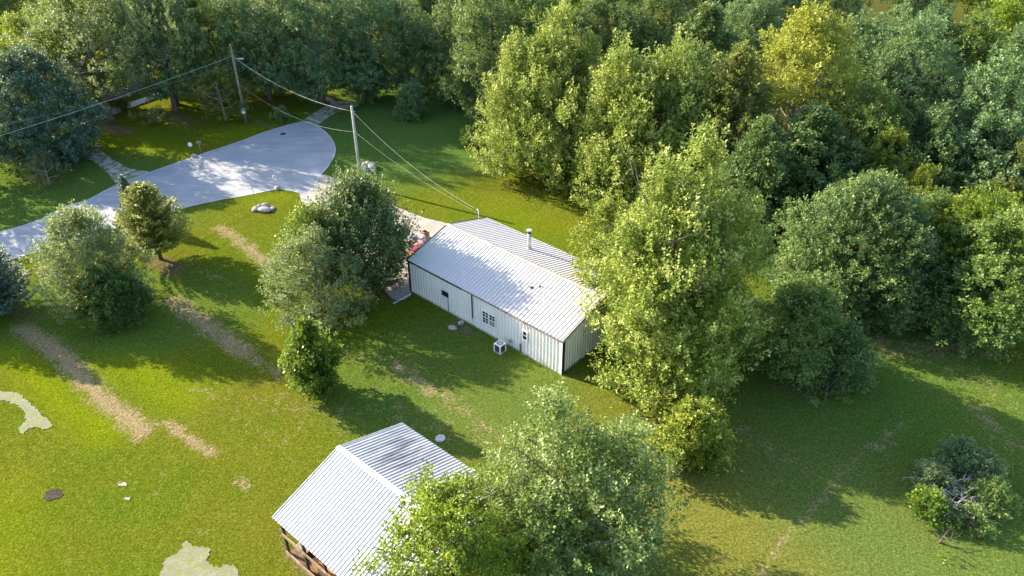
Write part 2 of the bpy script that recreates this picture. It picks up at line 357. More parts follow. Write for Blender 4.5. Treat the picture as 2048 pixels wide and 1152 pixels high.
stripes = N.new('ShaderNodeTexWave', wave_type='BANDS', i_Vector=N.scale(p, (1, 1, 1), math.radians(38)), i_Scale=.32, i_Distortion=5, i_Detail=3).outputs[1]
col = N.mix(N.ramp(stripes, .2, .8, 0, .06), col, (.22,.22,.05))
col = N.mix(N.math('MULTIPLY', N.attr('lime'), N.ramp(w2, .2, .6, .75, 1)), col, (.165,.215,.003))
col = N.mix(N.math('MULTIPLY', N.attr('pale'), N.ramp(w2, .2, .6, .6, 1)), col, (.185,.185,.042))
col = N.mix(N.math('MULTIPLY', N.attr('lush_shade'), .75), col, (.056,.160,.046))
def edge(a, sc, lo, hi):     # a stroke broken up by noise into ragged, patchy grass
    return N.ramp(N.math('ADD', N.attr(a), N.math('ADD', N.ramp(sc, .2, .8, -.42, .42), N.ramp(w3, .2, .8, -.5, .5))), lo, hi)
straw = N.mix(N.ramp(w3, .3, .55), (.22,.155,.085), (.37,.265,.17))
col = N.mix(edge('dry', w2, .42, .78), col, straw)
soil = N.mix(N.ramp(w3, .3, .7), (.085,.06,.042), (.24,.18,.13))
col = N.mix(edge('dirt', w2, .45, .75), col, soil)
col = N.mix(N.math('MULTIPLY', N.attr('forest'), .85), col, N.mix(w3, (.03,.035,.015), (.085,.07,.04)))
col = N.mix(N.math('MAXIMUM', N.ramp(w3, .40, .58), N.math('MULTIPLY', N.attr('dry'), .7)), N.mix(.52, col, (.02,.034,.002)), col)        # blade and thatch mottling
w5 = N.noise(p, 9.5, 3, .6, .8); col = N.mix(N.math('MULTIPLY', N.ramp(w5, .40, .56, .55, 0), N.ramp(w2, .3, .6, .6, 1)), col, (.016,.028,.002)); col = N.mix(N.ramp(w5, .56, .68, 0, .35), col, (.30,.29,.06))
col = N.mix(N.ramp(w4, .4, .7, 0, .3), col, N.mix(.4, col, (.42,.40,.06)))
N.bump(N.math('ADD', N.math('MULTIPLY', w3, .8), N.math('MULTIPLY', w4, .35)), .9, .15)
LAWN = N.done(col, 1.0, .0)
g = mesh_np('ground', np.c_[P2, Z], F, LAWN, True, {n: ('POINT', a) for n, a in (('dry', dry), ('lime', lime), ('dirt', dirt), ('lush_shade', lush_shade), ('forest', forest), ('pale', pale))})
tag(link(bpy.data.objects.new('ground', g)), kind='structure')

def sheet(name, pix, mat, z, jit=.0, step=.5, seed=1, smooth=True):
    """flat sheet with the outline through photo points on the ground"""
    R = random.Random(seed); pts = [at(u, v) for u, v in pix]; out = []; n = len(pts)
    for i in range(n):
        a, b, c, d = pts[i-1], pts[i], pts[(i+1) % n], pts[(i+2) % n]; k = max(1, int((c-b).length/step))
        for j in range(k):
            t = j/k
            q = .5*((2*b)+(c-a)*t+(2*a-5*b+4*c-d)*t*t+(3*b-a-3*c+d)*t**3) if smooth else b.lerp(c, t)
            out.append(Vector((q.x+R.uniform(-jit, jit), q.y+R.uniform(-jit, jit), z)))
    bm = bmesh.new(); f = bm.faces.new([bm.verts.new(q) for q in out])
    if f.normal.z < 0: bmesh.ops.reverse_faces(bm, faces=[f])
    f.normal_update()
    if f.normal.z < 0: f.normal_flip()
    bmesh.ops.triangulate(bm, faces=[f]); me = bpy.data.meshes.new(name); bm.to_mesh(me); bm.free(); me.materials.append(mat)
    return tag(link(bpy.data.objects.new(name, me)), kind='structure'), out

N = Nodes('road_asphalt'); p = N.pos(); a = N.noise(p, .35, 5, .6); b = N.noise(p, 9, 4, .7); vc = N.new('ShaderNodeTexVoronoi', feature='DISTANCE_TO_EDGE', i_Vector=N.mix(.35, p, N.new('ShaderNodeTexNoise', i_Vector=p, i_Scale=.7, i_Detail=6).outputs[1]), i_Scale=.23).outputs[0]
st = N.noise(N.scale(p, (.12, 1.4, 1), math.radians(-38)), 1.0, 4, .6)
col = N.mix(N.ramp(a, .35, .65), (.27,.28,.305), (.35,.355,.375)); col = N.mix(N.ramp(b, .3, .7, 0, .4), col, (.20,.20,.205)); col = N.mix(N.ramp(N.noise(p, 1.4, 6, .75), .55, .70, 0, .35), col, (.17,.165,.16))
col = N.mix(N.ramp(st, .50, .62, 0, .45), col, (.20,.20,.21)); col = N.mix(N.math('MULTIPLY', N.ramp(vc, .0, .006, .7, 0), N.ramp(b, .40, .60)), col, (.12,.115,.115))
N.bump(b, .3, .01); ROAD = N.done(col, .85, .25)
N = Nodes('driveway_concrete'); p = N.pos(); a = N.noise(p, .5, 5, .65); b = N.noise(p, 6, 5, .7)
col = N.mix(N.ramp(a, .35, .65), (.25,.225,.20), (.35,.32,.295)); col = N.mix(N.ramp(b, .35, .75, 0, .45), col, (.22,.18,.15)); N.bump(b, .3, .01); DRIVE = N.done(col, .85, .25)
N = Nodes('gravel'); p = N.pos(); v = N.ramp(N.new('ShaderNodeTexVoronoi', i_Vector=p, i_Scale=11).outputs[0], 0, .8, 1.0, .35); a = N.noise(p, 1.6, 5, .7)
col = N.mix(.45, N.mix(N.ramp(a, .35, .65), (.20,.175,.155), (.31,.285,.27)), v, 'MULTIPLY'); col = N.mix(N.ramp(N.noise(p, 3.2, 6, .85), .47, .54, 0, .95), col, (.14,.18,.02)); N.bump(N.noise(p, 22, 2), .8, .04); GRAVEL = N.done(col, .95, .2)
N = Nodes('gravel_track'); p = N.pos(); a = N.noise(p, 1.3, 6, .75); b = N.noise(p, 14, 3, .7)
col = N.mix(N.ramp(b, .3, .7), (.24,.225,.205), (.45,.43,.41)); col = N.mix(N.ramp(a, .44, .58), col, (.10,.14,.015)); N.bump(b, .8, .04); TRACK = N.done(col, .95, .2)

road_px = [(-160,500),(0,463),(82,438),(137,410),(174,400),(229,371),(295,346),(385,314),(469,286),(535,262),(604,243),(625,247),(646,259),(661,273),(671,293),(669,313),(654,337),
           (640,352),(628,376),(607,392),(594,385),(579,381),(549,380),(518,386),(480,393),(410,406),(343,423),(262,448),(180,472),(60,508),(-160,568)]
road, outl = sheet('road', road_px, ROAD, .010, .03, .7)
drv, _ = sheet('driveway', [(600,393),(640,349),(700,372),(793,414),(850,436),(895,448),(885,470),(850,500),(818,560),(822,590),(790,600),(752,560),(700,500),(640,440)], DRIVE, .006, .03, .7)
# pale concrete edge course along the road
mb = MB(); n = len(outl); ctr = sum(outl, Vector())/n
for i in range(n):
    if i % 9 == 8: continue
    a, b = outl[i], outl[(i+1) % n]
    if (a-b).length > 1.2 or a.x < -46: continue
    if -26 < a.x < -15 and a.y < 70: continue
    d = (b-a).normalized(); q = Vector((-d.y, d.x, 0))
    mb.poly([a+q*.0+Vector((0,0,.004)), b+Vector((0,0,.004)), b-q*.13+Vector((0,0,.004)), a-q*.13+Vector((0,0,.004))])
mb.build('road_edge', plain('edge_concrete', (.50,.49,.47), .85, .2, 2)); tag(bpy.data.objects['road_edge'], kind='structure')
sheet('gravel_track', [(300,346),(262,358),(236,368),(215,345),(180,318),(150,296),(108,284),(60,262),(70,254),(130,278),(185,300),(205,303),(225,318),(255,335)], TRACK, .004, .10, .4)
sheet('gravel_track', [(606,243),(628,226),(655,210),(672,203),(715,205),(712,214),(690,218),(660,232),(632,249)], TRACK, .004, .08, .4)
sheet('footpath', [(672,205),(655,203),(610,186),(618,182),(665,197)], plain('path_concrete', (.34,.31,.28), .9), .005, .03, .5, smooth=False)
sheet('patio', [(142,250),(148,244),(205,222),(265,203),(330,180),(335,186),(272,212),(212,235),(160,250)], plain('patio_concrete', (.55,.53,.53), .85), .006, .02, .5, smooth=False)
sheet('gravel_patch', [(-60,770),(0,781),(35,787),(62,808),(85,832),(106,850),(88,858),(60,855),(48,867),(38,858),(52,838),(40,815),(0,800),(-60,800)], GRAVEL, .004, .10, .16)
sheet('gravel_patch', [(325,1130),(340,1112),(362,1100),(370,1080),(392,1092),(418,1098),(415,1120),(432,1135),(455,1130),(475,1142),(470,1190),(330,1190)], GRAVEL, .004, .10, .14)
for u, v, r in ((255,997,.22),(245,968,.3),(240,965,.12)):
    sheet('gravel_patch', [(u+math.cos(k)*r*30*(1+.3*math.sin(3*k+u)), v+math.sin(k)*r*18*(1+.3*math.cos(2*k))) for k in [j*.785 for j in range(8)]], plain('pale_stone_dust', (.30,.28,.23), .9), .004, .02, .2)

sheet('dirt_hole', [(92,985),(104,977),(120,979),(126,988),(112,998),(98,1003),(88,996)], plain('dark_soil', (.05,.035,.025), .95, .5, 5), .004, .07, .2)
# ------------------------------------------------------------------ metal building
def ribbed(name, w, z0, h0, h1, mat, ribs=4, amp=.035, base_h=None):
    """ribbed sheet, x 0..w, z z0..top (sloping from h0 to h1), ribs towards -y; closed to 2 cm thick"""
    xs, ys = [], []; s = w/ribs
    for i in range(ribs):
        for f, y in ((0, 0), (.44, 0), (.54, -amp), (.66, -amp), (.76, 0)): xs.append(i*s+f*s); ys.append(y)
    xs.append(w); ys.append(0)
    V = []; F = []
    for x, y in zip(xs, ys):
        top = h0+(h1-h0)*x/w; V += [(x, y, z0), (x, y, top)]
    for i in range(len(xs)-1): F.append((2*i, 2*i+2, 2*i+3, 2*i+1))
    n = len(V); V += [(0, .03, z0), (0, .03, h0), (w, .03, z0), (w, .03, h1)]; F += [(n, n+1, n+3, n+2), (n, 0, 1, n+1), (n+2, n+3, n-1, n-2)]
    me = bpy.data.meshes.new(name); me.from_pydata(V, [], F); me.update(); me.materials.append(mat); return me
def metal_mat(name, base, dirt, amount, rough=.38, streak=(.4, 9, 1), metal=0.0, dscale=.25, lo=.52, hi=.72):
    N = Nodes(name); o = N.pos(); n1 = N.noise(o, dscale, 5, .65); n2 = N.noise(o, 5, 5, .7); ri = N.new('ShaderNodeObjectInfo').outputs['Random']
    c = N.mix(N.math('MULTIPLY', N.ramp(n1, lo, hi), amount), base, dirt); c = N.mix(N.ramp(n2, .5, .8, 0, .25), c, dirt)
    c = N.mix(N.ramp(ri, 0, 1, 0, .10), c, dirt)
    return N.done(c, N.ramp(n2, .3, .7, rough-.06, rough+.12), .5, metal)
ROOF = metal_mat('roof_metal', (.47,.445,.43), (.38,.35,.33), .2, .6)
WALLM = metal_mat('wall_metal', (.74,.715,.68), (.52,.53,.52), .2, .42)
def stained(m, c, rot, sx, sy, colr):
    """grime of its own shape on the sheets: streaky, lies along the slope round point c"""
    t = m.node_tree; N = Nodes.__new__(Nodes); N.m, N.t, N.n, N.b = m, t, t.nodes, t.nodes['Principled BSDF']
    mp = N.new('ShaderNodeMapping', vector_type='TEXTURE', i_Vector=N.pos()); mp.inputs['Location'].default_value = c; mp.inputs['Rotation'].default_value = (0, 0, -rot); mp.inputs['Scale'].default_value = (sx, sy, 4)
    ln = N.new('ShaderNodeVectorMath', operation='LENGTH', i_0=mp.outputs[0]).outputs['Value']
    st = N.noise(N.scale(mp.outputs[0], (5.5, .8, 1)), 1.6, 5, .6); f = N.math('MULTIPLY', N.ramp(ln, 1.1, .3), N.ramp(st, .40, .62))
    src = N.b.inputs['Base Color'].links[0].from_socket; N.set(N.b.inputs['Base Color'], N.mix(N.math('MULTIPLY', f, .85), src, colr)); return m
SROOF = metal_mat('shed_roof_metal', (.47,.465,.475), (.36,.35,.38), .2, .5)
BLACK = plain('black_trim', (.018,.020,.024), .5); RUST = plain('rusty_trim', (.22,.115,.085), .8, .4, 2, dark=(.10,.06,.05))
CAP = plain('ridge_cap_grey', (.33,.31,.30), .55, .2, 1); WHITE = plain('white_vinyl', (.75,.74,.73), .45, .08)
GLASS = Nodes('window_glass'); GLASS = GLASS.done((.025,.020,.022), .12, .6)
GREY = plain('grey_metal', (.45,.45,.46), .4, .15, 3, metal=.3); DARKM = plain('dark_metal', (.05,.05,.055), .5)

TH = math.radians(42.024); L, WD, HE, RI = 15.946, 9.24, 3.039, 1.307
B = empty('metal_building', (-8.397, 52.702, 0), 'long white ribbed metal building with a white metal gable roof and black corner trim', 'building', -TH)
def local(parent, M): return parent.matrix_basis @ Vector(M)
def wall_panels(parent, length, origin, rz, topf, mat, skip=None, nm='wall_panel', w=None, z0=.02, amp=.055):
    n = round(length/.92); w = length/n; cache = {}
    for i in range(n):
        a, b = topf(i*w), topf((i+1)*w); key = (round(a, 3), round(b, 3))
        if key not in cache: cache[key] = ribbed(nm, w, z0, a, b, mat, ribs=3, amp=amp)
        o = link(bpy.data.objects.new(nm, cache[key]), parent)
        o.location = (origin[0]+math.cos(rz)*i*w, origin[1]+math.sin(rz)*i*w, 0); o.rotation_euler = (0, 0, rz)
IN = .10
wall_panels(B, L-2*IN, (IN, IN), 0, lambda x: HE-.03, WALLM)
wall_panels(B, L-2*IN, (L-IN, WD-IN), math.pi, lambda x: HE-.03, WALLM)
gab = lambda W_, he, ri: (lambda y: he-.05+ri*(1-abs(2*(y+IN)/W_-1)))
wall_panels(B, WD-2*IN, (L-IN, IN), math.pi/2, gab(WD, HE, RI), WALLM)
wall_panels(B, WD-2*IN, (IN, WD-IN), -math.pi/2, gab(WD, HE, RI), WALLM)
def roof_panels(parent, L_, W_, he, ri, mat, amp=.040, ribs=3):
    n = round(L_/.92); w = L_/n; sl = math.hypot(W_/2, ri); ang = math.atan2(ri, W_/2)
    me = ribbed('roof_panel', w, 0, sl, sl, mat, ribs=ribs, amp=amp)
    for side in (0, 1):
        for i in range(n):
            o = link(bpy.data.objects.new('roof_panel', me), parent)
            # sheet's z runs up the slope, its -y points outward
            if side == 0: M = Matrix.Translation((i*w, 0, he)) @ Matrix.Rotation(-(math.pi/2-ang), 4, 'X')
            else: M = Matrix.Translation(((i+1)*w, W_, he)) @ Matrix.Rotation(math.pi, 4, 'Z') @ Matrix.Rotation(-(math.pi/2-ang), 4, 'X')
            o.matrix_local = M
    return ang
ang = roof_panels(B, L, WD, HE, RI, ROOF)
def ridge_cap(parent, L_, W_, he, ri, half, mat):
    ca, sa = math.cos(math.atan2(ri, W_/2)), math.sin(math.atan2(ri, W_/2)); mb = MB(); yc, zt = W_/2, he+ri+.065
    for x0, x1 in ((-.06, L_*.35), (L_*.35+.004, L_*.7), (L_*.7+.004, L_+.06)):
        a = [(yc-half*ca, zt-half*sa), (yc, zt+.01), (yc+half*ca, zt-half*sa)]
        for (ya, za), (yb, zb) in zip(a, a[1:]):
            mb.poly([(x0, ya, za), (x1, ya, za), (x1, yb, zb), (x0, yb, zb)]); mb.poly([(x0, ya, za-.03), (x0, yb, zb-.03), (x1, yb, zb-.03), (x1, ya, za-.03)])
        mb.poly([(x0, a[0][0], a[0][1]), (x0, a[0][0], a[0][1]-.03), (x1, a[0][0], a[0][1]-.03), (x1, a[0][0], a[0][1])])
        mb.poly([(x1, a[2][0], a[2][1]), (x1, a[2][0], a[2][1]-.03), (x0, a[2][0], a[2][1]-.03), (x0, a[2][0], a[2][1])])
    return mb.build('ridge_cap', mat, parent)
ridge_cap(B, L, WD, HE, RI, .20, CAP)
def rake(parent, x0, x1, W_, he, ri, mat, depth=.2, up=.05):
    for s in (0, 1):
        mb = MB(); y0, y1 = (0, W_/2) if s == 0 else (W_, W_/2)
        v = [(x, y, z) for x in (x0, x1) for y, z in ((y0, he+up), (y1, he+ri+up), (y1, he+ri-depth), (y0, he-depth))]
        b_ = mb.bm; vv = [b_.verts.new(q) for q in v]
        for f in ((0,1,2,3),(7,6,5,4),(0,4,5,1),(1,5,6,2),(2,6,7,3),(3,7,4,0)): b_.faces.new([vv[i] for i in f])
        bmesh.ops.recalc_face_normals(b_, faces=b_.faces); mb.build('rake_trim', mat, parent)
rake(B, -.05, -.004, WD, HE, RI, BLACK); rake(B, L+.004, L+.05, WD, HE, RI, plain('rake_grey', (.40,.37,.36), .6))
MB().box(-.05, 6.2, -.07, -.004, HE-.09, HE+.015).build('eave_trim', BLACK, B)
MB().box(6.204, L+.05, -.06, -.004, HE-.07, HE+.0).build('eave_trim', RUST, B)
MB().box(-.05, L+.05, WD+.004, WD+.06, HE-.09, HE+.005).build('eave_trim', plain('eave_pale', (.55,.52,.42), .7), B)
MB().box(0, .075, .0, .20, .02, HE-.1).build('corner_trim', BLACK, B); MB().box(-.0, .07, WD-.2, WD-.0, .02, HE-.1).build('corner_trim', BLACK, B)
MB().box(L-.20, L-.012, .035, .06, .02, HE-.08).build('corner_trim', WHITE, B)
MB().box(L-.09, L-.02, .062, .36, .02, HE-.02).build('corner_trim', BLACK, B)
MB().box(.05, L-.05, .062, WD-.05, -.03, .10).build('foundation', plain('foundation_concrete', (.4,.38,.35), .9), B)
# overhead door on the drive side
gd = MB().box(.0, .05, 1.4, 6.2, .03, 2.55).build('garage_door', WHITE, B)
for k in range(4):
    MB().box(-.035, -.002, 1.45, 6.15, .06+k*.62, .06+k*.62+.58).build('door_panel', WHITE, gd)
# windows on the front wall: position along the wall, sill height, panes
def front_x(u, v, z=0):          # distance along the front wall of the spot seen at (u, v)
    d = ray(u, v); inv = B.matrix_basis.inverted() if False else (Matrix.Rotation(TH, 4, 'Z') @ Matrix.Translation((8.397, -52.702, 0)))
    o = inv @ Vector((0, 0, CAMH)); dd = inv.to_3x3() @ d; t = (.05-o.y)/dd.y; q = o+dd*t; return q.x, q.z
def window(parent, xc, zc, w, h, cols, rows, curtain=False, name='window'):
    y = .05
    fr = MB(); t = .06
    fr.box(xc-w/2, xc+w/2, y-.06, y+.02, zc+h/2-t, zc+h/2); fr.box(xc-w/2, xc+w/2, y-.06, y+.02, zc-h/2, zc-h/2+t)
    fr.box(xc-w/2, xc-w/2+t, y-.058, y+.02, zc-h/2+t, zc+h/2-t); fr.box(xc+w/2-t, xc+w/2, y-.058, y+.02, zc-h/2+t, zc+h/2-t)
    wo = fr.build(name, WHITE, parent)
    MB().box(xc-w/2+t, xc+w/2-t, y-.05, y+.01, zc-.03, zc+.03).build('meeting_rail', WHITE, wo)
    for s in (0, 1):
        z0, z1 = (zc-h/2+t, zc-.03) if s == 0 else (zc+.03, zc+h/2-t)
        m = GLASS
        if curtain and s == 0: m = plain('curtained_pane', (.34,.31,.32), .5)
        cw = (w-2*t)/cols; ch = (z1-z0)/rows
        for i in range(cols):
            for j in range(rows):
                MB().box(xc-w/2+t+i*cw+.008, xc-w/2+t+(i+1)*cw-.008, y-.03, y, z0+j*ch+.008, z0+(j+1)*ch-.008).build('pane', m, wo)
        if not (curtain and s == 0):
            for i in range(1, cols): MB().box(xc-w/2+t+i*cw-.02, xc-w/2+t+i*cw+.02, y-.042, y-.004, z0, z1).build('muntin', WHITE, wo)
            for j in range(1, rows): MB().box(xc-w/2+t, xc+w/2-t, y-.04, y-.006, z0+j*ch-.018, z0+j*ch+.018).build('muntin', WHITE, wo)
    return wo
x, z = front_x(971.5, 634.5); window(B, x-.0, z, .66, 1.14, 2, 2)
x2, z2 = front_x(983, 641.5); window(B, x+.69, z, .66, 1.14, 2, 2, True)
x, z = front_x(1050.5, 671); window(B, x, z, .46, .86, 1, 1)
x, z = front_x(890.5, 587.5); MB().box(x-.36, x+.36, .0, .04, z-.22, z+.22).build('vent_opening', BLACK, B)
x0, z0 = front_x(895, 596); x1, z1 = front_x(896, 620); MB().tube([(x0+.05, .035, z-.24), (x0+.05, .035, .05)], .022, 6).build('conduit', DARKM, B)
x, z = front_x(944, 600); MB().box(x-.04, x+.04, -.01, .045, .75, HE-.15).build('downspout', DARKM, B)
MB().tube([(x, .0, .78), (x-.08, -.06, .62), (x-.28, -.18, .40)], [.035]*3, 6).build('drain_pipe', WHITE, B)
x, z = front_x(1020.5, 680); MB().box(x-.14, x+.14, -.07, .04, z-.16, z+.16).build('dryer_vent', GREY, B, bevel=.02)
x, z = front_x(1041, 697); MB().box(x-.045, x+.045, -.012, .04, .05, z+.5).build('rust_strip', RUST, B)
x, z = front_x(1132, 640); 
x, z = front_x(1046, 644); MB().box(x-.1, x+.1, -.1, .03, z-.04, z+.08).build('wall_lamp', GREY, B)
def roof_pt(u, v, back=False):
    zz = HE
    inv = Matrix.Rotation(TH, 4, 'Z') @ Matrix.Translation((8.397, -52.702, 0))
    for _ in range(60):
        q = inv @ at(u, v, zz); zz = HE+RI*(1-abs(2*q.y/WD-1))
    return q.x, q.y, zz
x, y, z = roof_pt(1058, 497); ch = MB().tube([(x, y, z-.1), (x, y, z+1.45)], .15, 14).build('chimney', plain('flue_metal', (.55,.53,.50), .4, .2, metal=.4), B, True)
MB().tube([(x, y, z-.03), (x, y, z+.10)], [.26, .16], 14).build('flashing', GREY, ch); MB().tube([(x, y, z+1.40), (x, y, z+1.62)], [.155, .155], 14).build('chimney_collar', BLACK, ch); MB().tube([(x, y, z+1.64), (x, y, z+1.72)], [.22, .22], 14).build('chimney_cap', GREY, ch)
x, y, z = roof_pt(1079, 573); vp = MB().tube([(x, y, z-.1), (x, y, z+.68)], .04, 8).build('vent_pipe', WHITE, B, True); MB().tube([(x, y, z+.0), (x, y, z+.09)], [.14, .07], 8).build('flashing', RUST, vp)
x, y, z = roof_pt(1063, 575); vp = MB().tube([(x, y, z-.1), (x, y, z+.16)], .05, 8).build('vent_pipe', WHITE, B, True); MB().tube([(x, y, z), (x, y, z+.10)], [.17, .09], 8).build('flashing', RUST, vp)
mx, my, mz = roof_pt(957.5, 438); ms = MB().tube([(mx, my, 1.0), (mx, my, mz+.82)], .035, 8).build('service_mast', GREY, B, True); MB().tube([(mx, my, mz+.82), (mx-.09, my, mz+.93), (mx-.16, my, mz+.84)], .055, 8).build('weatherhead', WHITE, ms, True)
MAST = Matrix.Translation((-8.397, 52.702, 0)) @ Matrix.Rotation(-TH, 4, 'Z') @ Vector((mx, my, mz+.86))

# ------------------------------------------------------------------ open shed
stained(SROOF, at(800, 893, 4.2), math.radians(40.93), 3.2, 3.0, (.11,.10,.115))
TS = math.radians(40.93); L2, W2, H2, R2 = 9.2, 9.27, 3.17, 1.595
SB = empty('pole_shed', (-12.671, 27.012, 0), 'open sided pole shed with a bright white ribbed metal roof and wooden posts', 'shed', -TS)
roof_panels(SB, L2, W2, H2, R2, SROOF, .040, 4); ridge_cap(SB, L2, W2, H2, R2, .18, plain('white_cap', (.50,.50,.52), .4, .06, 1))
rake(SB, -.04, -.004, W2, H2, R2, plain('zinc_trim', (.5,.5,.53), .45), .16); rake(SB, L2+.004, L2+.04, W2, H2, R2, plain('zinc_trim_end', (.5,.5,.53), .45), .16)
# ribbed skirt below the eaves, leaning in
n = 10; w = L2/n; sk = ribbed('eave_skirt', w, 0, .62, .62, metal_mat('skirt_metal', (.62,.66,.74), (.4,.42,.48), .1, .4), amp=.03)
for side in (0, 1):
    for i in range(n):
        o = link(bpy.data.objects.new('eave_skirt', sk), SB)
        if side == 0: o.matrix_local = Matrix.Translation((i*w, .24, H2-.60)) @ Matrix.Rotation(math.radians(20), 4, 'X')
        else: o.matrix_local = Matrix.Translation(((i+1)*w, W2-.24, H2-.60)) @ Matrix.Rotation(math.pi, 4, 'Z') @ Matrix.Rotation(math.radians(20), 4, 'X')
WOODD = plain('dark_timber', (.085,.055,.04), .85, .4, 3); WOODL = plain('weathered_board', (.36,.25,.17), .85, .35, 3)
WOODG = plain('grey_timber', (.30,.27,.24), .9, .35, 4)
for i in range(6):
    for y in (.34, W2-.34): MB().box(.12+i*1.79-.07, .12+i*1.79+.07, y-.07, y+.07, -.05, H2-.05).build('post', WOODD, SB)
for y in (.23, W2-.28):
    MB().box(0.05, L2-.05, y, y+.045, 1.55, 1.78).build('side_rail', WOODL, SB)
    MB().box(0.05, L2-.05, y-.01, y+.05, .02, .26).build('kick_board', WOODL, SB)
    MB().box(0.02, L2-.02, y+.12, y+.20, H2-.30, H2-.06).build('beam', WOODD, SB)
for i in range(6):
    x = .16+i*1.78; s = math.atan2(R2, W2/2)
    MB().box(x-.02, x+.02, .3, W2-.3, H2-.28, H2-.1).build('tie_beam', WOODD, SB)
    for sgn in (0, 1):
        y0, y1 = (.02, W2/2) if sgn == 0 else (W2-.02, W2/2); mb = MB(); bb = mb.bm
        vv = [bb.verts.new(q) for q in [(xx, yy, zz) for xx in (x+.03, x+.07) for yy, zz in ((y0, H2-.03), (y1, H2+R2-.03), (y1, H2+R2-.2), (y0, H2-.2))]]
        for f in ((0,1,2,3),(7,6,5,4),(0,4,5,1),(1,5,6,2),(2,6,7,3),(3,7,4,0)): bb.faces.new([vv[k] for k in f])
        bmesh.ops.recalc_face_normals(bb, faces=bb.faces); mb.build('rafter', WOODD, SB)
SM = Matrix.Translation((-12.671, 27.012, 0)) @ Matrix.Rotation(-TS, 4, 'Z')
o, _ = sheet('shed_floor', [(500,1000)]*3, DRIVE, .004) if False else (None, None)
mb = MB(); mb.poly([SM @ Vector(q) for q in ((.1,.2,.004),(L2,.2,.004),(L2,W2-.2,.004),(.1,W2-.2,.004))]); tag(mb.build('dirt_floor', plain('shed_soil', (.20,.12,.07), .95, .4, 1.5)), kind='structure')
for (x, y, lx, ly, hz, m, lab) in ((2.9,1.0,1.9,.9,.75,plain('orange_wood', (.45,.22,.08), .7),'orange brown wooden crate under the eave of the pole shed'), (.8,1.1,.9,.8,.55,WOODG,'grey wooden box inside the corner of the pole shed')):
    e = empty('storage_crate', SM @ Vector((x, y, .006)), lab, 'crate', -TS)
    for k in range(3): MB().box(-lx/2, lx/2, -ly/2, -ly/2+.03, .02+k*hz/3, (k+1)*hz/3-.02).build('slat', m, e); MB().box(-lx/2, lx/2, ly/2-.03, ly/2, .02+k*hz/3, (k+1)*hz/3-.02).build('slat', m, e)
    MB().box(-lx/2+.002, lx/2-.002, -ly/2+.032, ly/2-.032, 0, hz-.05).build('box_body', WOODD, e)
    for k in range(4): MB().box(-lx/2, lx/2, -ly/2+k*ly/4+.01, -ly/2+(k+1)*ly/4-.01, hz-.045, hz).build('lid_board', m, e)

# ------------------------------------------------------------------ houses among the far trees
def house(name, label, loc, rz, l, w, he, ri, wall, roofm, wins, lap=True):
    e = empty(name, loc, label, 'house', rz)
    wl = MB(); wl.box(0, l, 0, w, 0, he); bb = wl.bm
    for x in (0, l):
        q = [bb.verts.new(p) for p in ((x, 0, he+.001), (x, w, he+.001), (x, w/2, he+ri))]; bb.faces.new(q if x else q[::-1])
    wo = wl.build('wall', wall, e)
    rf = MB(); ov = .5
    for s in (0, 1):
        y0 = -ov if s == 0 else w+ov; z0 = he-ov*ri/(w/2)
        a = [(-ov, y0, z0), (l+ov, y0, z0), (l+ov, w/2, he+ri), (-ov, w/2, he+ri)]
        if s: a = a[::-1]
        rf.poly([(p[0], p[1], p[2]+.12) for p in a]); rf.poly([p for p in a[::-1]]); rf.poly([(-ov, y0, z0), (l+ov, y0, z0), (l+ov, y0, z0+.12), (-ov, y0, z0+.12)])
        rf.poly([(-ov, y0, z0), (-ov, w/2, he+ri), (-ov, w/2, he+ri+.12), (-ov, y0, z0+.12)]); rf.poly([(l+ov, y0, z0), (l+ov, w/2, he+ri), (l+ov, w/2, he+ri+.12), (l+ov, y0, z0+.12)])
    rf.build('roof', roofm, e)
    for (x, z, ww, hh, kind) in wins:
        f = MB().box(x-ww/2-.07, x+ww/2+.07, -.05, -.002, z-.07, z+hh+.07).build('door' if kind == 'door' else 'window', WHITE, e)
        MB().box(x-ww/2, x+ww/2, -.07, -.052, z, z+hh).build('panel' if kind == 'door' else 'pane', GLASS if kind != 'door' else DARKM, f)
    return e
N = Nodes('shingles'); o_ = N.obj(); n_ = N.noise(o_, 3, 5, .7); wv = N.new('ShaderNodeTexBrick', i_Vector=o_, i_Scale=3.0).outputs[0]
SHING = N.done(N.mix(N.ramp(n_, .3, .7), (.13,.115,.12), (.22,.20,.20)), .9, .2)
N = Nodes('shingles_dark'); SHD = N.done(N.mix(N.noise(N.obj(), 3), (.03,.03,.035), (.08,.08,.085)), .9, .2)
SIDING = plain('white_siding', (.62,.61,.60), .7, .15, 2)
a = at(120, 240); b = at(330, 168)
rzh = math.atan2(b.y-a.y, b.x-a.x)
house('house', 'low grey ranch house with a faded brown shingle roof behind the cottonwood tree', a+Vector((-.5, 1.6, 0)), rzh, 17, 8, 2.6, 1.7, plain('grey_siding', (.38,.36,.38), .8), SHING, [(3,.9,1.4,1.1,'w'),(8,.9,1.6,1.1,'w'),(12,.05,.95,2.0,'door'),(14.5,.9,1.2,1.1,'w')])
a = at(560, 176); b = at(660, 150); rz2 = math.atan2(b.y-a.y, b.x-a.x)
house('house', 'white house with dark windows almost hidden by trees at the end of the far drive', a, rz2, 10, 8, 2.7, 2.0, SIDING, SHD, [(1.4,.9,1.1,1.2,'w'),(3.6,.05,.95,2.0,'door'),(5.6,.9,1.3,1.2,'w'),(8.2,.9,1.1,1.2,'w')])

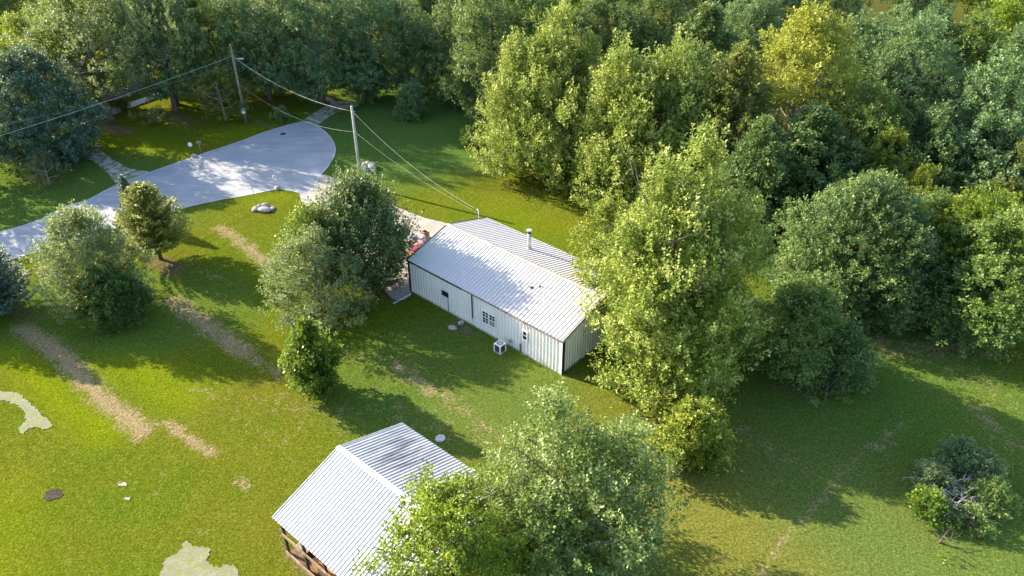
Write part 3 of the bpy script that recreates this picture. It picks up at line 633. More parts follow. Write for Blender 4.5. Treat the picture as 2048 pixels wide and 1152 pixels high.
# ------------------------------------------------------------------ poles and wires
POLEG = plain('pole_grey_wood', (.40,.37,.34), .85, .2, 2, dark=(.26,.24,.22)); POLEB = plain('pole_brown_wood', (.26,.19,.155), .9, .3, 3)
pb = at(723, 371.6); P1T = 8.54
up1 = empty('utility_pole', pb, 'grey wooden utility pole behind the spiky dark tree beside the cul-de-sac', 'pole')
MB().tube([(0, 0, -.1), (0, 0, P1T)], [.165, .115], 12).build('pole_shaft', POLEG, up1, True)
MB().tube([(-.20, -.05, 0), (-.20, -.05, 1.3), (-.14, -.04, 1.7)], .045, 6).build('conduit', WHITE, up1, True)
MB().tube([(-.15, 0, P1T-.55), (.22, 0, P1T-.55)], .04, 6).build('insulator', WHITE, up1); MB().tube([(-.16, 0, 5.9), (.18, 0, 5.9)], .05, 6).build('cable_clamp', GREY, up1)
pc = at(493, 247); P2T = 9.6
up2 = empty('utility_pole', pc, 'tall brown wooden utility pole with a street light arm in front of the far trees', 'pole')
top2 = at(460, 88, P2T)-pc
MB().tube([(0, 0, -.1), (top2.x*.5, top2.y*.5, P2T*.5), (top2.x, top2.y, P2T)], [.18, .15, .11], 12).build('pole_shaft', POLEB, up2, True)
f = .80; q = Vector((top2.x*f, top2.y*f, P2T*f)); la = MB().tube([q, q+Vector((.5, -.25, .35)), q+Vector((1.0, -.5, .4))], .04, 6).build('lamp_arm', GREY, up2, True)
MB().box(-.28, .28, -.13, .13, -.07, .07, Matrix.Translation(q+Vector((1.15, -.55, .40)))).build('lamp_head', GREY, la, bevel=.03)
MB().box(-.2, .2, -.28, -.1, 1.35, 1.95).build('meter_box', WHITE, up2, bevel=.02)
WIRE = plain('wire_pale', (.42,.42,.42), .6); WIRED = plain('wire_dark', (.16,.16,.17), .6)
def wire(label, a, b, sag, r, mat, n=18, name='overhead_wire'):
    a, b = Vector(a), Vector(b); pts = [a.lerp(b, i/n)-Vector((0, 0, sag*4*(i/n)*(1-i/n))) for i in range(n+1)]
    return tag(MB().tube(pts, r, 5).build(name, mat, smooth=True), label, 'wire')
t1 = pb+Vector((0, 0, P1T-.5)); t2 = pc+top2*.86; t2.z = P2T*.86
t2 = at(464, 112, P2T*.89)
wl_ = at(-60, 290, 8.6)
wire('thick pale overhead wire running left from the brown utility pole', t2, wl_, .25, .017, WIRE)
wire('thin dark overhead wire below the thick one at the left edge of the photo', at(466, 128, P2T*.82), at(-60, 262, 7.6), .5, .010, WIRED)
wire('pale sagging cable strung between the brown and the grey utility pole', t2, t1, 1.0, .015, WIRE)
wire('pale service cable from the grey pole top to the mast of the metal building', t1, MAST, .85, .010, WIRE)
lo = pb+Vector((0, 0, 5.9)); wire('lower of the pale cables from the grey pole towards the metal building', lo, MAST+Vector((0, 0, -.3)), .5, .007, WIRE)
wire('telephone cable from halfway up the grey pole across the cul-de-sac to the brown pole', lo, pc+Vector((0, 0, 5.0)), 1.3, .009, WIRE)
# thin antenna pole in the rock ring
b0 = at(516, 424); ap = empty('antenna_pole', b0, 'thin grey antenna pole rising from the rock ring on the lawn', 'pole')
tp = at(493, 325, 5.4)-b0
MB().tube([(0, 0, 0), (tp.x*.5, tp.y*.5, 2.7), (tp.x, tp.y, 5.4)], [.03, .024, .02], 6).build('mast', GREY, ap, True)
for k in range(3): MB().tube([Vector((tp.x, tp.y, 5.35)), Vector((tp.x+.25*math.cos(k*2.1+.4), tp.y+.25*math.sin(k*2.1+.4), 5.5))], .018, 5).build('antenna_arm', WHITE, ap)

def rock(label, pos, s, seed, group=None, mat=None):
    R = np.random.default_rng(seed); bm = bmesh.new(); bmesh.ops.create_icosphere(bm, subdivisions=3, radius=1)
    P = np.array([v.co[:] for v in bm.verts]); n = vnoise(P, R, 1.0, 6)*.10+vnoise(P, R, 2.6, 6)*.045
    for v, k in zip(bm.verts, n): v.co *= 1+k; v.co.z = max(v.co.z, -.55)
    me = bpy.data.meshes.new('boulder'); bm.to_mesh(me); bm.free(); me.materials.append(mat or ROCK); me.polygons.foreach_set('use_smooth', [True]*len(me.polygons))
    o = link(bpy.data.objects.new('boulder', me)); o.location = (pos.x, pos.y, s[2]*.5); o.scale = s; o.rotation_euler = (0, 0, seed*1.7); return tag(o, label, 'boulder', group)
ROCK = plain('granite', (.42,.40,.38), .9, .35, 1.6)
for i, (u, v, s, lab) in enumerate([(745,336,(.62,.45,.36),'largest grey boulder of the pile behind the grey utility pole'), (731,342,(.45,.38,.30),'pale boulder at the front left of the pile by the grey utility pole'),
     (729,332,(.35,.3,.25),'small boulder nearest the grey utility pole shaft'), (748,344,(.34,.26,.2),'low pale boulder at the front right of the pile by the utility pole'), (737,330,(.4,.3,.3),'boulder at the back of the pile by the grey utility pole')]):
    rock(lab, at(u, v), s, i+1, 'boulders by the grey utility pole')
for i, (u, v, s, lab) in enumerate([(530,422,(.75,.42,.26),'broad flat boulder at the front of the rock ring around the antenna pole'), (511,420,(.42,.34,.2),'boulder on the left of the rock ring around the antenna pole'),
     (531,413,(.5,.34,.28),'dark boulder at the back of the rock ring around the antenna pole'), (545,418,(.38,.22,.14),'flat boulder on the right of the rock ring around the antenna pole'), (519,415,(.3,.25,.22),'small boulder at the back left of the rock ring')]):
    rock(lab, at(u, v), s, i+11, 'rock ring around the antenna pole')
rock('pale boulder at the foot of the white ring marker beside the road', at(556, 378), (.36,.3,.26), 31); rock('pale boulder at the foot of the white oval marker across the road', at(389, 314), (.3,.26,.22), 32)
rock('small flat pale stone lying on the bare soil by the metal building', at(905, 657), (.34,.26,.2), 33)
# ring marker and oval marker
b0 = at(555, 376); t = at(549, 357, 1.55)-b0; rm = empty('road_marker', b0, 'thin post with a white ring beside a boulder on the near side of the road', 'marker')
MB().tube([(0, 0, 0), (t.x*.6, t.y*.6, 1.1), (t.x, t.y, 1.4)], .022, 6).build('post', DARKM, rm)
MB().tube([(t.x+.16*math.cos(k*math.pi/8), t.y, 1.6+.26*math.sin(k*math.pi/8)) for k in range(17)], .032, 6, False).build('ring', WHITE, rm, True)
b0 = at(386, 313); rm = empty('road_marker', b0, 'thin post with a white oval plate on the far side of the road', 'marker')
MB().tube([(0, 0, 0), (0, 0, 1.3)], .022, 6).build('post', DARKM, rm); MB().tube([(0, -.03, 1.42), (0, .03, 1.42)], .24, 14).build('plate', WHITE, rm)
b0 = at(402, 304); mbx = empty('mailbox', b0, 'brown mailbox on a leaning wooden post across the road', 'mailbox'); MB().box(-.05, .05, -.05, .05, 0, 1.05).build('post', WOODL, mbx)
MB().box(-.28, .28, -.11, .11, 1.055, 1.30).build('box', WOODL, mbx, bevel=.05)
# drain in the road edge, patches
mh = tag(MB().tube([at(566, 268)+Vector((0, 0, .011)), at(566, 268)+Vector((0, 0, .022))], .35, 12).build('manhole_cover', DARKM), 'dark round manhole cover in the cul-de-sac', 'manhole')

# ------------------------------------------------------------------ small things round the building
FB = B.matrix_basis
def bl(x, y, z=0): return Matrix.Translation((-8.397, 52.702, 0)) @ Matrix.Rotation(-TH, 4, 'Z') @ Vector((x, y, z))
a0 = at(1000, 702); AC = empty('air_conditioner', a0, 'white framed air conditioning unit on the grass by the front wall of the metal building', 'air conditioner', -TH)
AC.scale = (.84, .84, .88)
MB().box(-.42, .42, -.42, .42, 0, .06).build('pad', plain('pad_concrete', (.4,.39,.37), .9), AC)
MB().box(-.32, .32, -.32, .32, .065, .74).build('coil', plain('coil_fins', (.06,.065,.07), .6), AC)
for sx in (-1, 1):
    for sy in (-1, 1): MB().box(sx*.345-.045, sx*.345+.045, sy*.345-.045, sy*.345+.045, .065, .78).build('corner_post', WHITE, AC)
lid = MB(); lid.box(-.39, .39, -.39, .39, .785, .84); ld = lid.build('lid', WHITE, AC, bevel=.015)
MB().tube([(0, 0, .842), (0, 0, .85)], .30, 20).build('fan_opening', DARKM, ld)
for r in (.1, .2, .29): MB().tube([(r*math.cos(k*math.pi/10), r*math.sin(k*math.pi/10), .865) for k in range(21)], .009, 4, False).build('guard_ring', WHITE, ld)
MB().tube([(0, 0, .85), (0, 0, .875)], .06, 10).build('fan_hub', WHITE, ld)
for k in range(4): MB().box(.05, .27, -.05, .05, .851, .857, Matrix.Rotation(k*math.pi/2, 4, 'Z')).build('fan_blade', GREY, ld)
lidp = at(881, 877); o = tag(MB().tube([lidp+Vector((0, 0, -.02)), lidp+Vector((0, 0, .07))], [.33, .31], 24).build('septic_lid', plain('lid_concrete', (.50,.49,.46), .8, .25, 6)), 'round pale concrete lid in the grass beyond the shed roof', 'lid')
a1, a2 = at(787, 608), at(822, 589); tag(MB().tube([a1+Vector((0, 0, .04)), a2+Vector((0, 0, .06))], .035, 6).build('white_pipe', WHITE), 'thin white pipe lying on the grass at the corner of the metal building', 'pipe')
c0 = at(915, 660)
tag(MB().box(-.2, .2, -.12, .12, 0, .22, Matrix.Translation(at(922, 648)) @ Matrix.Rotation(.6, 4, 'Z')).build('concrete_block', plain('block_grey', (.45,.43,.41), .9), bevel=.015), 'grey concrete block on the bare soil beside the wall', 'block')
e = empty('wooden_bench', at(793, 572), 'low grey weathered bench on the drive by the corner of the metal building', 'bench', .5)
for k in range(4): MB().box(-.6, .6, -.3+k*.16, -.3+k*.16+.14, .42, .46).build('plank', WOODG, e)
for sx in (-.5, .5): MB().box(sx-.05, sx+.05, -.27, .3, 0, .415).build('leg', WOODG, e)
# clutter piled in front of the overhead door
cl = {'red': (.18,.05,.055), 'pink': (.42,.20,.24), 'orange': (.42,.17,.07), 'white': (.55,.52,.54), 'lilac': (.40,.35,.46), 'brown': (.22,.13,.09), 'tan': (.45,.34,.24), 'blue': (.2,.28,.42), 'dark': (.05,.04,.05)}
CM = {k: plain('clutter_'+k, v, .6, .15) for k, v in cl.items()}
def crate(label, p, rz, lx, ly, h, c, open_=True, cat='crate'):
    e = empty('crate' if cat == 'crate' else 'cardboard_box', p, label, cat, rz); t = .03
    b = MB(); b.box(-lx/2, lx/2, -ly/2, ly/2, 0, t); b.box(-lx/2, lx/2, -ly/2, -ly/2+t, t, h); b.box(-lx/2, lx/2, ly/2-t, ly/2, t, h); b.box(-lx/2, -lx/2+t, -ly/2+t, ly/2-t, t, h); b.box(lx/2-t, lx/2, -ly/2+t, ly/2-t, t, h); b.build('box_wall', CM[c], e)
    if open_: 
        MB().box(-lx/2-.002, -lx/2+.2, -ly/2, ly/2, h, h+.01, Matrix.Translation((-.06, 0, 0))).build('flap', CM[c], e); MB().box(lx/2-.12, lx/2+.1, -ly/2, ly/2, h, h+.01).build('flap', CM['tan'], e)
    else: MB().box(-lx/2-.02, lx/2+.02, -ly/2-.02, ly/2+.02, h, h+.05).build('lid', CM[c], e)
def chair(label, p, rz, c, tilt=0):
    e = empty('folding_chair', p, label, 'chair', rz); e.rotation_euler = (tilt, 0, rz)
    MB().box(-.22, .22, -.22, .22, .43, .46).build('seat', CM[c], e); MB().box(-.22, .22, .19, .22, .62, .92).build('backrest', CM[c], e)
    for sx in (-.2, .2):
        for sy in (-.2, .2): MB().tube([(sx, sy, 0), (sx, sy, .43 if sy < 0 else .95)], .018, 5).build('leg', CM['white'], e)
items = [('box',829,478,.3,.7,.5,.5,'white','white box at the back of the clutter beside the building corner'), ('box',843,482,1.0,.6,.5,.45,'lilac','lilac box in the middle of the clutter'),
 ('box',836,496,.5,.8,.6,.55,'pink','pink lidded bin in the clutter'), ('box',828,508,.9,.6,.6,.6,'red','red bin in the clutter near the drive'), ('box',838,507,.2,.5,.4,.5,'brown','brown box standing against the clutter next to the roof corner'),
 ('box',822,492,.1,.5,.45,.5,'tan','tan cardboard box on the tree side of the clutter'), ('box',820,516,.6,.7,.45,.4,'orange','orange crate at the near end of the clutter'), ('box',851,476,.7,.6,.5,.7,'brown','dark brown crate at the far right end of the clutter')]
for _, u, v, rz, lx, ly, h, c, lab in items: crate(lab, at(u, v)+Vector((0, 0, .008)), rz, lx, ly, h, c, c in ('tan', 'white', 'brown'))
chair('white folding chair leaning among the coloured boxes', at(835, 486)+Vector((0, 0, .50)), .8, 'white', .25); chair('red folding chair at the near side of the coloured boxes', at(829, 520)+Vector((0, 0, .02)), 2.2, 'red')
chair('blue seated folding chair between the boxes and the dark tree', at(822, 483)+Vector((0, 0, .02)), 1.4, 'blue')

# ------------------------------------------------------------------ trees near the camera
def by_top(u, v, h): return at(u, v, h*.97)
T = {}
T['small'] = tree('young_maple', 'small round green tree standing alone on the lawn above the shed', 'tree', (-13.4, 40.4), 6.2, 3.9, 'broad', 11, mat='young', z0=.06, shape='egg', lobes=26, lobe_r=.40, L=.6, up=.4, leaf=.19, spread=.24, dens=4.2, thr=-1.4)
T['right'] = tree('silver_maple', 'tallest pale green maple, leaning over the right end of the metal building', 'tree', (10.7, 42.6), 17.6, 12.6, 'maple', 21, z0=.04, shape='dome', lobes=46, lobe_r=.27, dens=1.35, leaf=.185, limbs=10, sub=[(0,.5,15.2,11.0),(1.2,1.6,17.9,7.0),(-1.4,1.0,16.2,6.8),(-3.0,.4,12.4,7.2),(3.6,0,14.4,7.4),(-2.2,-2.8,9.6,6.6),(2.0,-2.6,11.0,7.0),(0,-4.2,6.5,6.0)])
T['right2'] = tree('maple_tree', 'olive green maple hanging over the back of the metal roof', 'tree', (7.4, 50.0), 10.2, 7.0, 'maple_g', 22, mat='maple_g', z0=.15, shape='dome', dens=1.7, lobes=36, leaf=.18, L=.9, up=.3)
T['front'] = tree('silver_maple', 'large silvery tree at the bottom of the photo beside the shed', 'tree', (3.0, 26.2), 11.0, 11.6, 'silver', 31, z0=.03, shape='dome', lobes=48, lobe_r=.27, dens=1.7, leaf=.15, limbs=10, L=1.3, thr=-.4, sub=[(0,0,10.2,8.6),(-.9,1.2,11.7,5.6),(2.6,.6,9.9,6.6),(-3.2,.4,8.6,6.0),(1.4,-2.2,8.6,7.0),(-1.8,-2.0,8.0,6.5)])
T['yellow'] = tree('locust_tree', 'yellow green tree in front of the silvery tree, overlapping the shed roof', 'tree', (-3.0, 23.0), 9.6, 9.6, 'maple_g', 32, mat='lime', z0=.05, shape='dome', lobes=44, lobe_r=.3, dens=2.2, leaf=.15, L=.75, up=.3, spread=.3)
T['low'] = tree('mulberry_tree', 'low leafy tree on the lawn below the tallest maple', 'tree', (10.9, 34.0), 4.4, 5.2, 'broad', 41, mat='maple_g', z0=.0, shape='dome', lobes=30, lobe_r=.38, dens=2.8, leaf=.18, L=.7, spread=.3)
T['bushy'] = tree('bushy_tree', 'dark bushy spreading tree right of the tallest maple', 'tree', (19.6, 42.6), 7.6, 7.8, 'broad', 42, mat='mid', z0=.03, shape='dome', lobes=40, lobe_r=.3, dens=2.2, leaf=.18)
T['bushy2'] = tree('bushy_tree', 'smaller dark bushy tree at the lower right of the spreading one', 'tree', (22.6, 41.6), 4.4, 4.8, 'broad', 43, mat='dark', z0=.0, shape='dome', lobes=22, lobe_r=.36, dens=2.4, leaf=.17)
T['willow'] = tree('willow_tree', 'broad domed dark green willow in the middle of the right half', 'tree', (26.4, 50.6), 11.4, 12.2, 'willow', 44, mat='dark', z0=.0, dens=2.2, leaf=.16, thr=-1.2, lobes=56)
T['spiky'] = tree('pear_tree', 'dark glossy tree with upright spiky shoots hiding the drive', 'tree', (-12.0, 53.4), 9.9, 8.2, 'maple_g', 51, mat='glossy', z0=.08, shape='dome', lobes=40, lobe_r=.28, L=2.3, up=.68, leaf=.18, spread=.15, nl=26, dens=2.2, thr=-.9)
T['olive'] = tree('olive_tree', 'grey green feathery tree left of the metal building', 'tree', (-14.9, 48.9), 7.9, 8.8, 'willow', 52, mat='grey', z0=.0, shape='dome', lobes=44, dens=1.7, leaf=.15)
T['olivet'] = tree('mulberry_tree', 'bright green crown wedged between the spiky tree and the feathery grey green tree', 'tree', (-15.4, 51.6), 8.7, 5.2, 'broad', 53, mat='young', z0=.2, shape='dome', lobes=24, dens=2.2, leaf=.18)
T['ivy'] = tree('willow_tree', 'wide grey green willow on the left lawn with ivy at its foot', 'tree', (-32.6, 50.8), 8.9, 8.6, 'willow', 54, mat='grey', z0=.04, shape='dome', lobes=46, dens=1.8, leaf=.16, L=1.0, up=.5)
iv = link(bpy.data.objects.new('ivy', crown_mesh('ivy', LM['ivy'], 5.2, 6.0, 'ivy', 55, z0=.0, shape='dome', nl=18, L=.5, up=.1, leaf=.17, dens=2.8, lobes=26, lobe_r=.33, spread=.3, thr=-1.6)), T['ivy']); iv.location = (1.6, -1.8, 0)
T['gold'] = conifer('cedar_tree', 'golden green cedar with a bare trunk foot beside the road', 'tree', at(322, 518), 7.2, 6.6, 'gold', 56, z0=.16, whorls=20, per=9, dens=1.5, leaf=.2, power=.6, uplift=.45, droop=.05)
T['spruce'] = conifer('spruce_tree', 'small pointed blue spruce behind the golden cedar', 'tree', at(272, 446), 5.0, 3.0, 'spruce', 57, whorls=20, per=9, dens=1.2, leaf=.15)
T['edge'] = conifer('spruce_tree', 'drooping blue spruce cut off by the left edge', 'tree', at(2, 622), 7.2, 6.4, 'spruce', 58, whorls=24, per=11, dens=1.5, leaf=.18, power=.75, uplift=.5, droop=.1)
T['edge2'] = conifer('spruce_tree', 'second spruce just outside the left edge behind the drooping one', 'tree', at(-90, 640), 8.0, 6.0, 'spruce', 59, whorls=20, per=9, dens=1.0, leaf=.2, power=.75)
T['shade_pine'] = tree('pine_tree', 'unseen pine added left of the frame to shade the road at the left edge', 'tree', (-58.5, 70.5), 14.0, 12.0, 'broad', 60, mat='pine', z0=.02, lobes=30, lobe_r=.3, dens=.8, leaf=.28, L=.7)  # out of view, added for the shade it throws on the road
T['pine'] = tree('pine_tree', 'big soft dark blue green pine at the left edge above the road', 'tree', (-50.6, 79.5), 12.2, 13.0, 'broad', 61, mat='pine', z0=.02, shape='dome', lobes=60, lobe_r=.24, dens=1.5, leaf=.2, L=.7, up=.4, nl=22)
T['deadb'] = tree('dead_shrub', 'brown twiggy dying shrub below the big pine', 'shrub', at(100, 368), 3.2, 4.8, 'willow', 62, mat='tan', z0=.0, shape='dome', lobes=18, dens=1.0, leaf=.12, L=.9, up=.5, bark=BARKG)
T['maple1'] = tree('silver_maple', 'tall pale maple at the left of the silver maple pair above the metal building', 'tree', at(1095, 345), 16.5, 13.0, 'maple', 71, z0=.06, lobes=42, lobe_r=.27, dens=1.2, leaf=.215, sub=[(-.5,0,14.4,12),(1.0,1.0,17.2,8),(-3.2,.8,14.2,8),(3.6,.2,14.4,7.0),(-4.6,-1.2,10.5,7.6),(0,-3.2,10,8)])
T['maple2'] = tree('silver_maple', 'widest pale maple with feathery upright shoots, centre of the upper photo', 'tree', at(1272, 392), 15.6, 16.5, 'maple', 72, z0=.05, lobes=52, lobe_r=.26, dens=1.2, leaf=.215, L=1.8, sub=[(0,0,13.4,14),(-2.7,.8,15.4,8.5),(2.4,1.5,15.8,8.5),(-5.6,0,12.2,8.2),(6.2,.5,13.4,8.6),(-2.8,-3.8,9.8,8.5),(3.2,-3.6,10.4,8.5)])
T['bush'] = tree('juniper_shrub', 'tall dark shrub alone on the shaded upper lawn', 'shrub', at(826, 236), 4.6, 3.8, 'broad', 73, mat='blue', z0=.0, shape='dome', lobes=20, dens=2.0, leaf=.2, trunk=True)
T['bush2'] = tree('round_shrub', 'dark round shrub at the left foot of the pale maples', 'shrub', at(946, 298), 2.6, 2.9, 'broad', 74, mat='ivy', z0=.0, shape='round', lobes=14, dens=2.5, leaf=.18, L=.5)

# ------------------------------------------------------------------ far trees: prototypes, then individuals
T['cotton'] = tree('cottonwood_tree', 'big grey green cottonwood with a thick leaning trunk by the grey house', 'tree', at(225, 248), 16.5, 17.0, 'willow', 81, mat='grey', z0=.3, shape='dome', lobes=40, lobe_r=.24, dens=.75, leaf=.22, thr=-.35, limbs=12, L=1.2)
T['cot2'] = copy_tree(T['cotton'], at(352, 222), (.82, .82, 1.32), 2.0, 'narrow grey green cottonwood right of the big one with a dark trunk')
T['lean'] = tree('crab_apple_tree', 'small leaning olive tree with bare branches beside the brown utility pole', 'tree', at(452, 240), 6.2, 8.0, 'willow', 82, mat='olive', z0=.12, shape='dome', lobes=22, lobe_r=.3, dens=.8, leaf=.18, thr=-.2, bark=BARKG, limbs=10)
T['A'] = tree('oak_tree', 'broad blue green oak rising left of the white house among the far trees', 'tree', by_top(500, -20, 14), 17, 12.5, 'broad', 83, mat='blue', z0=.08, lobes=48, lobe_r=.27, dens=1.35, leaf=.24, nl=18, spread=.4)
T['Bt'] = tree('ash_tree', 'rounded dark green ash above the shaded upper lawn', 'tree', by_top(905, -20, 13.5), 13.5, 12, 'broad', 84, mat='dark', z0=.03, lobes=46, lobe_r=.27, dens=1.35, leaf=.235, shape='dome')
T['Cc'] = tree('hackberry_tree', 'olive leafed tree right of the widest pale maple', 'tree', by_top(1490, 95, 16), 16, 9.5, 'broad', 85, mat='olive', z0=.05, lobes=44, lobe_r=.3, dens=1.2, leaf=.26, shape='tall', thr=-.8)
T['D'] = tree('walnut_tree', 'puffy blue green walnut right of the yellow topped tree', 'tree', by_top(1745, 25, 16), 16, 13, 'broad', 86, mat='blue', z0=.05, lobes=34, lobe_r=.33, dens=1.3, leaf=.24, shape='dome', L=.6)
T['yel'] = tree('dying_ash_tree', 'yellow topped tree with bare brown branches below in the upper right forest', 'tree', by_top(1630, 25, 18), 18, 10.5, 'broad', 87, mat='yellow', z0=.5, shape='dome', lobes=26, lobe_r=.34, dens=1.4, leaf=.22, thr=-.6, bark=BARKG, limbs=16)
sp = link(bpy.data.objects.new('withered_foliage', crown_mesh('withered_foliage', LM['tan'], 14.5, 9.5, 'x', 88, z0=.35, shape='round', nl=10, L=1.0, up=.3, leaf=.16, dens=.8, lobes=24, lobe_r=.3, spread=.4, thr=-.3)), T['yel'])
far = [  # src, u, v_top, height, width, rot, material, label   (top of the crown seen at u, v)
 ('A', 615, -5, 13.5, 11, 1.1, 'blue', 'blue green tree standing over the white house'),
 ('A', 720, -15, 13.5, 12, 2.3, 'blue', 'wide blue green tree right of the white house'),
 ('Bt', 805, 0, 12, 11, 3.0, 'blue', 'blue green tree over the top of the far drive'),
 ('Bt', 400, -20, 13.5, 11, 4.0, 'mid', 'green tree behind the narrow cottonwood'),
 ('A', 985, -15, 16, 11, .7, 'dark', 'dark tree tucked behind the left edge of the pale maples'),
 ('Bt', 925, 70, 9, 8.5, 1.7, 'dark', 'low dark tree on the edge of the shaded upper lawn, left of the pale maples'),
 ('Bt', 720, 95, 7.0, 7, 2.6, 'dark', 'low dark tree at the right of the white house'),
 ('A', 545, 95, 6.5, 6, 5.0, 'dark', 'low dark tree behind the brown utility pole'),
 ('Bt', 25, 30, 12, 11, 5.5, 'lime', 'lit green tree behind the grey house in the upper left corner'),
 ('Bt', -20, 110, 12, 12, .4, 'blue', 'blue green tree between the pine and the upper left corner'),
 ('A', 130, -20, 15, 12, 1.4, 'mid', 'green tree behind the top of the big cottonwood'),
 ('A', 290, -30, 15, 12, 3.4, 'blue', 'blue green tree at the top edge behind both cottonwoods'),
 ('D', 1080, -30, 17, 12, .2, 'mid', 'green tree at the top edge behind the left pale maple'),
 ('D', 1210, -25, 17, 12, 1.2, 'dark', 'dark tree at the top edge between the two pale maples'),
 ('Bt', 1330, -25, 17, 11, 2.2, 'dark', 'dark tree at the top edge above the widest pale maple'),
 ('Cc', 1420, 10, 16, 11, 1.9, 'dark', 'dark green tree left behind the olive leafed tree'),
 ('D', 1520, -30, 17, 12, 3.7, 'blue', 'blue green tree at the top edge left of the yellow topped tree'),
 ('D', 1860, -10, 17, 13, 4.4, 'blue', 'blue green tree at the top edge two places right of the yellow topped tree'),
 ('D', 1960, 20, 16, 13, 5.1, 'mid', 'green puffy tree near the upper right corner'),
 ('D', 2050, -20, 17, 13, .9, 'lime', 'bright green tree in the upper right corner'),
 ('A', 1840, 105, 14, 12, 2.9, 'blue', 'blue green tree in the second row of the upper right forest'),
 ('D', 1945, 150, 13, 11, 1.6, 'blue', 'blue green tree in the middle of the right forest edge'),
 ('A', 2050, 130, 15, 12, 3.9, 'blue', 'blue green tree at the right edge in the second row'),
 ('Bt', 1760, 170, 13, 10, 4.8, 'mid', 'green tree in front of the puffy walnut'),
 ('Cc', 1640, 215, 12, 10, .3, 'dark', 'dark tree in the shade under the yellow topped tree'),
 ('Cc', 1530, 240, 12, 8, 4.1, 'dark', 'dark tree at the mouth of the shaded gap right of the maples'),
 ('Bt', 1880, 215, 12, 10.5, .8, 'dark', 'dark green rounded tree above the lit shrubs on the right'),
 ('Bt', 2010, 230, 12, 11, 2.0, 'blue', 'blue green rounded tree at the right edge above the lit shrubs'),
 ('Cc', 1860, 262, 8.5, 9, 2.7, 'tan', 'tan green shrubby tree above the lit shrubs on the right'),
 ('Bt', 1700, 285, 9, 8, 5.6, 'dark', 'dark shrubby tree behind the domed willow'),
 ('A', 1780, 300, 8.5, 7, 1.0, 'maple_g', 'pale green shrubby tree behind the top right of the domed willow'),
 ('Bt', 1860, 335, 8.5, 7, 3.3, 'maple_g', 'pale green shrub in the lit row right of the domed willow'),
 ('Bt', 1955, 325, 8, 6.5, 4.6, 'yellow', 'bright yellow green shrub near the right edge'),
 ('A', 2040, 330, 8.5, 8, 5.3, 'olive', 'olive shrub at the right edge beside the yellow one'),
 ('D', 1905, 385, 10, 9.5, .5, 'mid', 'green tree right of the domed willow'),
 ('D', 1995, 375, 11, 10.5, 2.5, 'lime', 'brightly lit green tree at the right edge above the lawn'),
 ('Bt', 2060, 430, 11, 10, 1.3, 'mid', 'green tree cut off by the right edge above the lawn'),
 ('Bt', 1830, 430, 9.5, 8, 3.6, 'dark', 'dark green tree wedged behind the right flank of the willow'),
 ('D', 1960, 500, 7, 9, 4.9, 'blue', 'blue green bushy tree along the lawn at the foot of the right forest'),
 ('Bt', 1480, 165, 13, 8, 6.0, 'olive', 'olive tree half hidden by the olive leafed hackberry'),
 ('A', 1385, 150, 13, 9, 2.2, 'mid', 'green tree behind the right shoulder of the widest maple'),
]
late = [('A',-62,112,15,13,'mid','green tree behind the roof end of the grey ranch house'), ('Bt',-52,117,15,12,'blue','blue green tree right behind the grey ranch house'), ('D',-32,117,15,11,'mid','green tree behind the oak left of the white house'),
 ('A',-22,115,15,12,'blue','blue green tree in the second row behind the white house'), ('Bt',-11,117,15,12,'dark','dark tree in the second row above the far drive'), ('D',0,116,15,12,'dark','dark tree in the second row above the shaded upper lawn'), ('A',-78,116,15,13,'blue','blue green tree in the far upper left corner')]
DIM = {'A': (14, 12.5), 'Bt': (13.5, 12), 'Cc': (16, 9.5), 'D': (16, 13)}
for s, u, v, h, w, rz, m, lab in far:
    hh, ww = DIM[s]; copy_tree(T[s], by_top(u, v, h), (w/ww, w/ww, h/hh), rz, lab, 'trees of the far woods', m)
for s, x, y, h, w, m, lab in late:
    hh, ww = DIM[s]; copy_tree(T[s], (x, y), (w/ww, w/ww, h/hh), x, lab, 'trees of the far woods', m)
R = random.Random(5)
for row, (y, x0, x1) in enumerate(((126, -84, 84),)):
    x = x0
    while x < x1:
        px_, py_ = x+R.uniform(-2.5, 2.5), y+R.uniform(-4, 4)
        if True:
            s = R.choice(['A', 'Bt', 'D']); h = R.uniform(14, 18); hh, ww = DIM[s]; w = R.uniform(12, 15)
            copy_tree(T[s], (px_, py_), (w/ww, w/ww, h/hh), R.uniform(0, 6), 'tall forest tree in the rearmost rows along the top edge', 'rearmost forest trees', R.choice(['blue', 'dark', 'mid', 'blue']))
        x += 11.5

# ------------------------------------------------------------------ undergrowth, brush island, saplings
def ground_mass(name, pts, mat, seed, h, leaf, dens, label=None):
    R = np.random.default_rng(seed); B_, O_, T_ = [], [], []; dens *= .6
    for u, v, rx, ry in pts:
        c = at(u, v); m = int(dens*rx*ry); a = R.uniform(0, 6.28, m); r = np.sqrt(R.uniform(0, 1, m))
        x = c.x+np.cos(a)*r*rx; y = c.y+np.sin(a)*r*ry; P = np.c_[x, y, np.zeros(m)]
        z = h*(.35+.35*np.clip(vnoise(P, R, .7)+.4, 0, 1.6))*np.sqrt(np.clip(1-r**2, 0, 1)+.05)*R.uniform(.3, 1, m)
        P[:, 2] = z; B_.append(P); O_.append(unit(np.c_[np.cos(a)*r, np.sin(a)*r, np.full(m, .9)])); T_.append(R.uniform(0, 1, m))
    Bb, O, Tt = map(np.concatenate, (B_, O_, T_))
    ax = unit(O*.6+np.array([0, 0, .4])+R.normal(size=Bb.shape)*.3)
    V, F, ti = shoots(R, Bb, ax, O, .5, 12, leaf, .35, Tt)
    o = link(bpy.data.objects.new(name, mesh_np(name, V, F, LM[mat], attrs={'tint': ('FACE', ti)}))); return tag(o, label, kind='stuff')
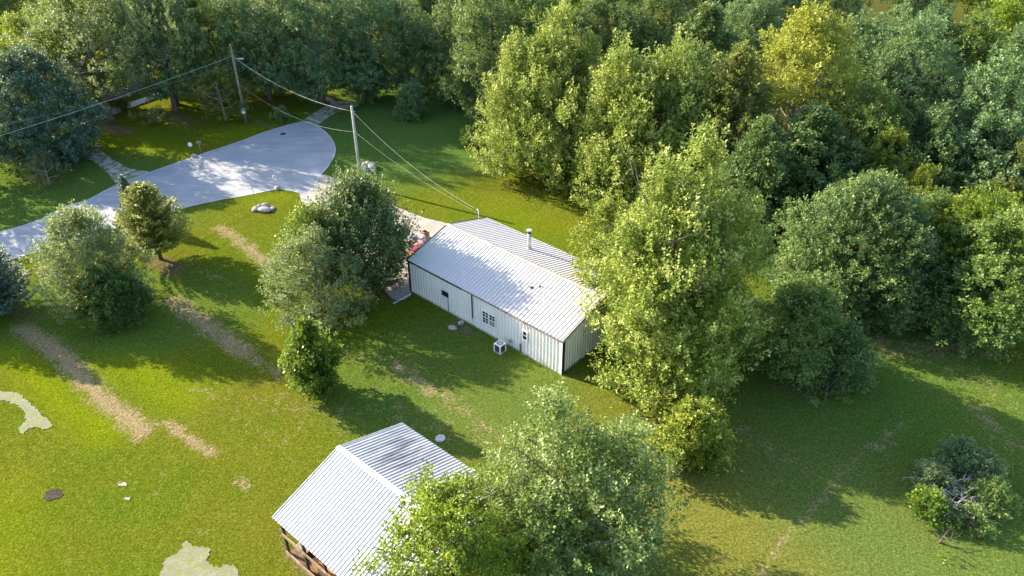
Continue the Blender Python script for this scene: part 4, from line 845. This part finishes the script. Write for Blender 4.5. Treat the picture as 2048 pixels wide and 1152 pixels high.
ground_mass('undergrowth', [(1480,330,5,6),(1560,330,8,6),(1650,330,8,6),(1750,400,6,5),(1850,420,7,6),(1980,420,8,6),(1700,230,14,8),(1900,230,14,8),(1400,200,10,8),(1980,560,6,4),(1880,620,4,3)], 'dark', 91, 2.2, .28, 7)
ground_mass('undergrowth', [(520,150,10,4),(650,140,8,3),(760,140,7,4),(860,150,6,4),(930,160,6,4),(250,170,4,2),(60,300,5,4)], 'blue', 92, 1.6, .28, 6)

bi = empty('brush_pile', at(1905, 1010), 'tangled brush pile of grey dead branches on the lower right lawn', 'brush pile')
R = random.Random(9)
def pile_branch(i):
    mb = MB(); a = R.uniform(0, 6.28); p = Vector((R.uniform(-1.1, 1.3), R.uniform(-1.2, 1.4), R.uniform(.1, .8))); l = R.uniform(.6, 1.5)
    d = Vector((math.cos(a), math.sin(a), R.uniform(-.05, .5))); e = p+d*l; m = p.lerp(e, .5)+Vector((R.uniform(-.15, .15), R.uniform(-.15, .15), R.uniform(0, .3)))
    mb.tube([p, m, e], [.04, .028, .008], 5, False)
    for k in range(5):
        s = p.lerp(e, R.uniform(.25, .95)); aa = a+R.uniform(-1.1, 1.1); mb.tube([s, s+Vector((math.cos(aa)*.45, math.sin(aa)*.45, R.uniform(0, .35)))], [.014, .004], 4, False)
    mb.build('branch', plain('dead_wood', (.44,.42,.40), .9, .25) if i == 0 else bpy.data.materials['dead_wood'], bi)
for i in range(46): pile_branch(i)
def shrub(label, u, v, h, w, mat, seed, name='wild_shrub', cat='shrub', **kw):
    a = dict(z0=.0, shape='dome', lobes=14, lobe_r=.4, dens=4.0, leaf=.14, L=.5, up=.45, spread=.2, nl=16, limbs=4); a.update(kw)
    return tree(name, label, cat, at(u, v), h, w, 'broad', seed, mat=mat, **a)
shrub('bright green shrub at the left end of the brush pile', 1846, 1030, 1.8, 2.6, 'young', 101)
shrub('dark blue green sapling at the top of the brush pile', 1905, 935, 2.4, 2.6, 'blue', 102)
shrub('feathery green shrub on the right side of the brush pile', 1980, 1010, 1.6, 3.0, 'mid', 103)
shrub('grey green shrub behind the brush pile', 1960, 955, 1.7, 3.2, 'grey', 104)
shrub('yellow green weeds at the near corner of the brush pile', 1880, 1085, 1.2, 2.4, 'lime', 105)
shrub('grey green shrub left of the brush pile', 1855, 975, 1.5, 2.8, 'grey', 106)
shrub('low green shrub at the near right of the brush pile', 1935, 1055, 1.2, 2.8, 'mid', 107)
shrub('low shrub at the feet of the dark bushy tree', 1650, 800, 1.8, 3.2, 'dark', 108)
shrub('shrub at the corner of the drive between the feathery tree and the bench', 745, 590, 2.0, 1.8, 'olive', 109)
shrub('dark clipped shrub in front of the grey house beside the cottonwood trunk', 190, 238, 1.9, 2.6, 'ivy', 110)
shrub('small dark clipped shrub in front of the grey house right of the trunk', 245, 220, 1.4, 2.0, 'ivy', 111)
shrub('pale twiggy shrub between the two cottonwood trunks', 300, 245, 2.6, 4.4, 'grey', 112, dens=1.2, leaf=.18)
shrub('low leafy sapling on the grass below the white house', 565, 240, 1.5, 3.0, 'blue', 113, dens=1.2, leaf=.18)
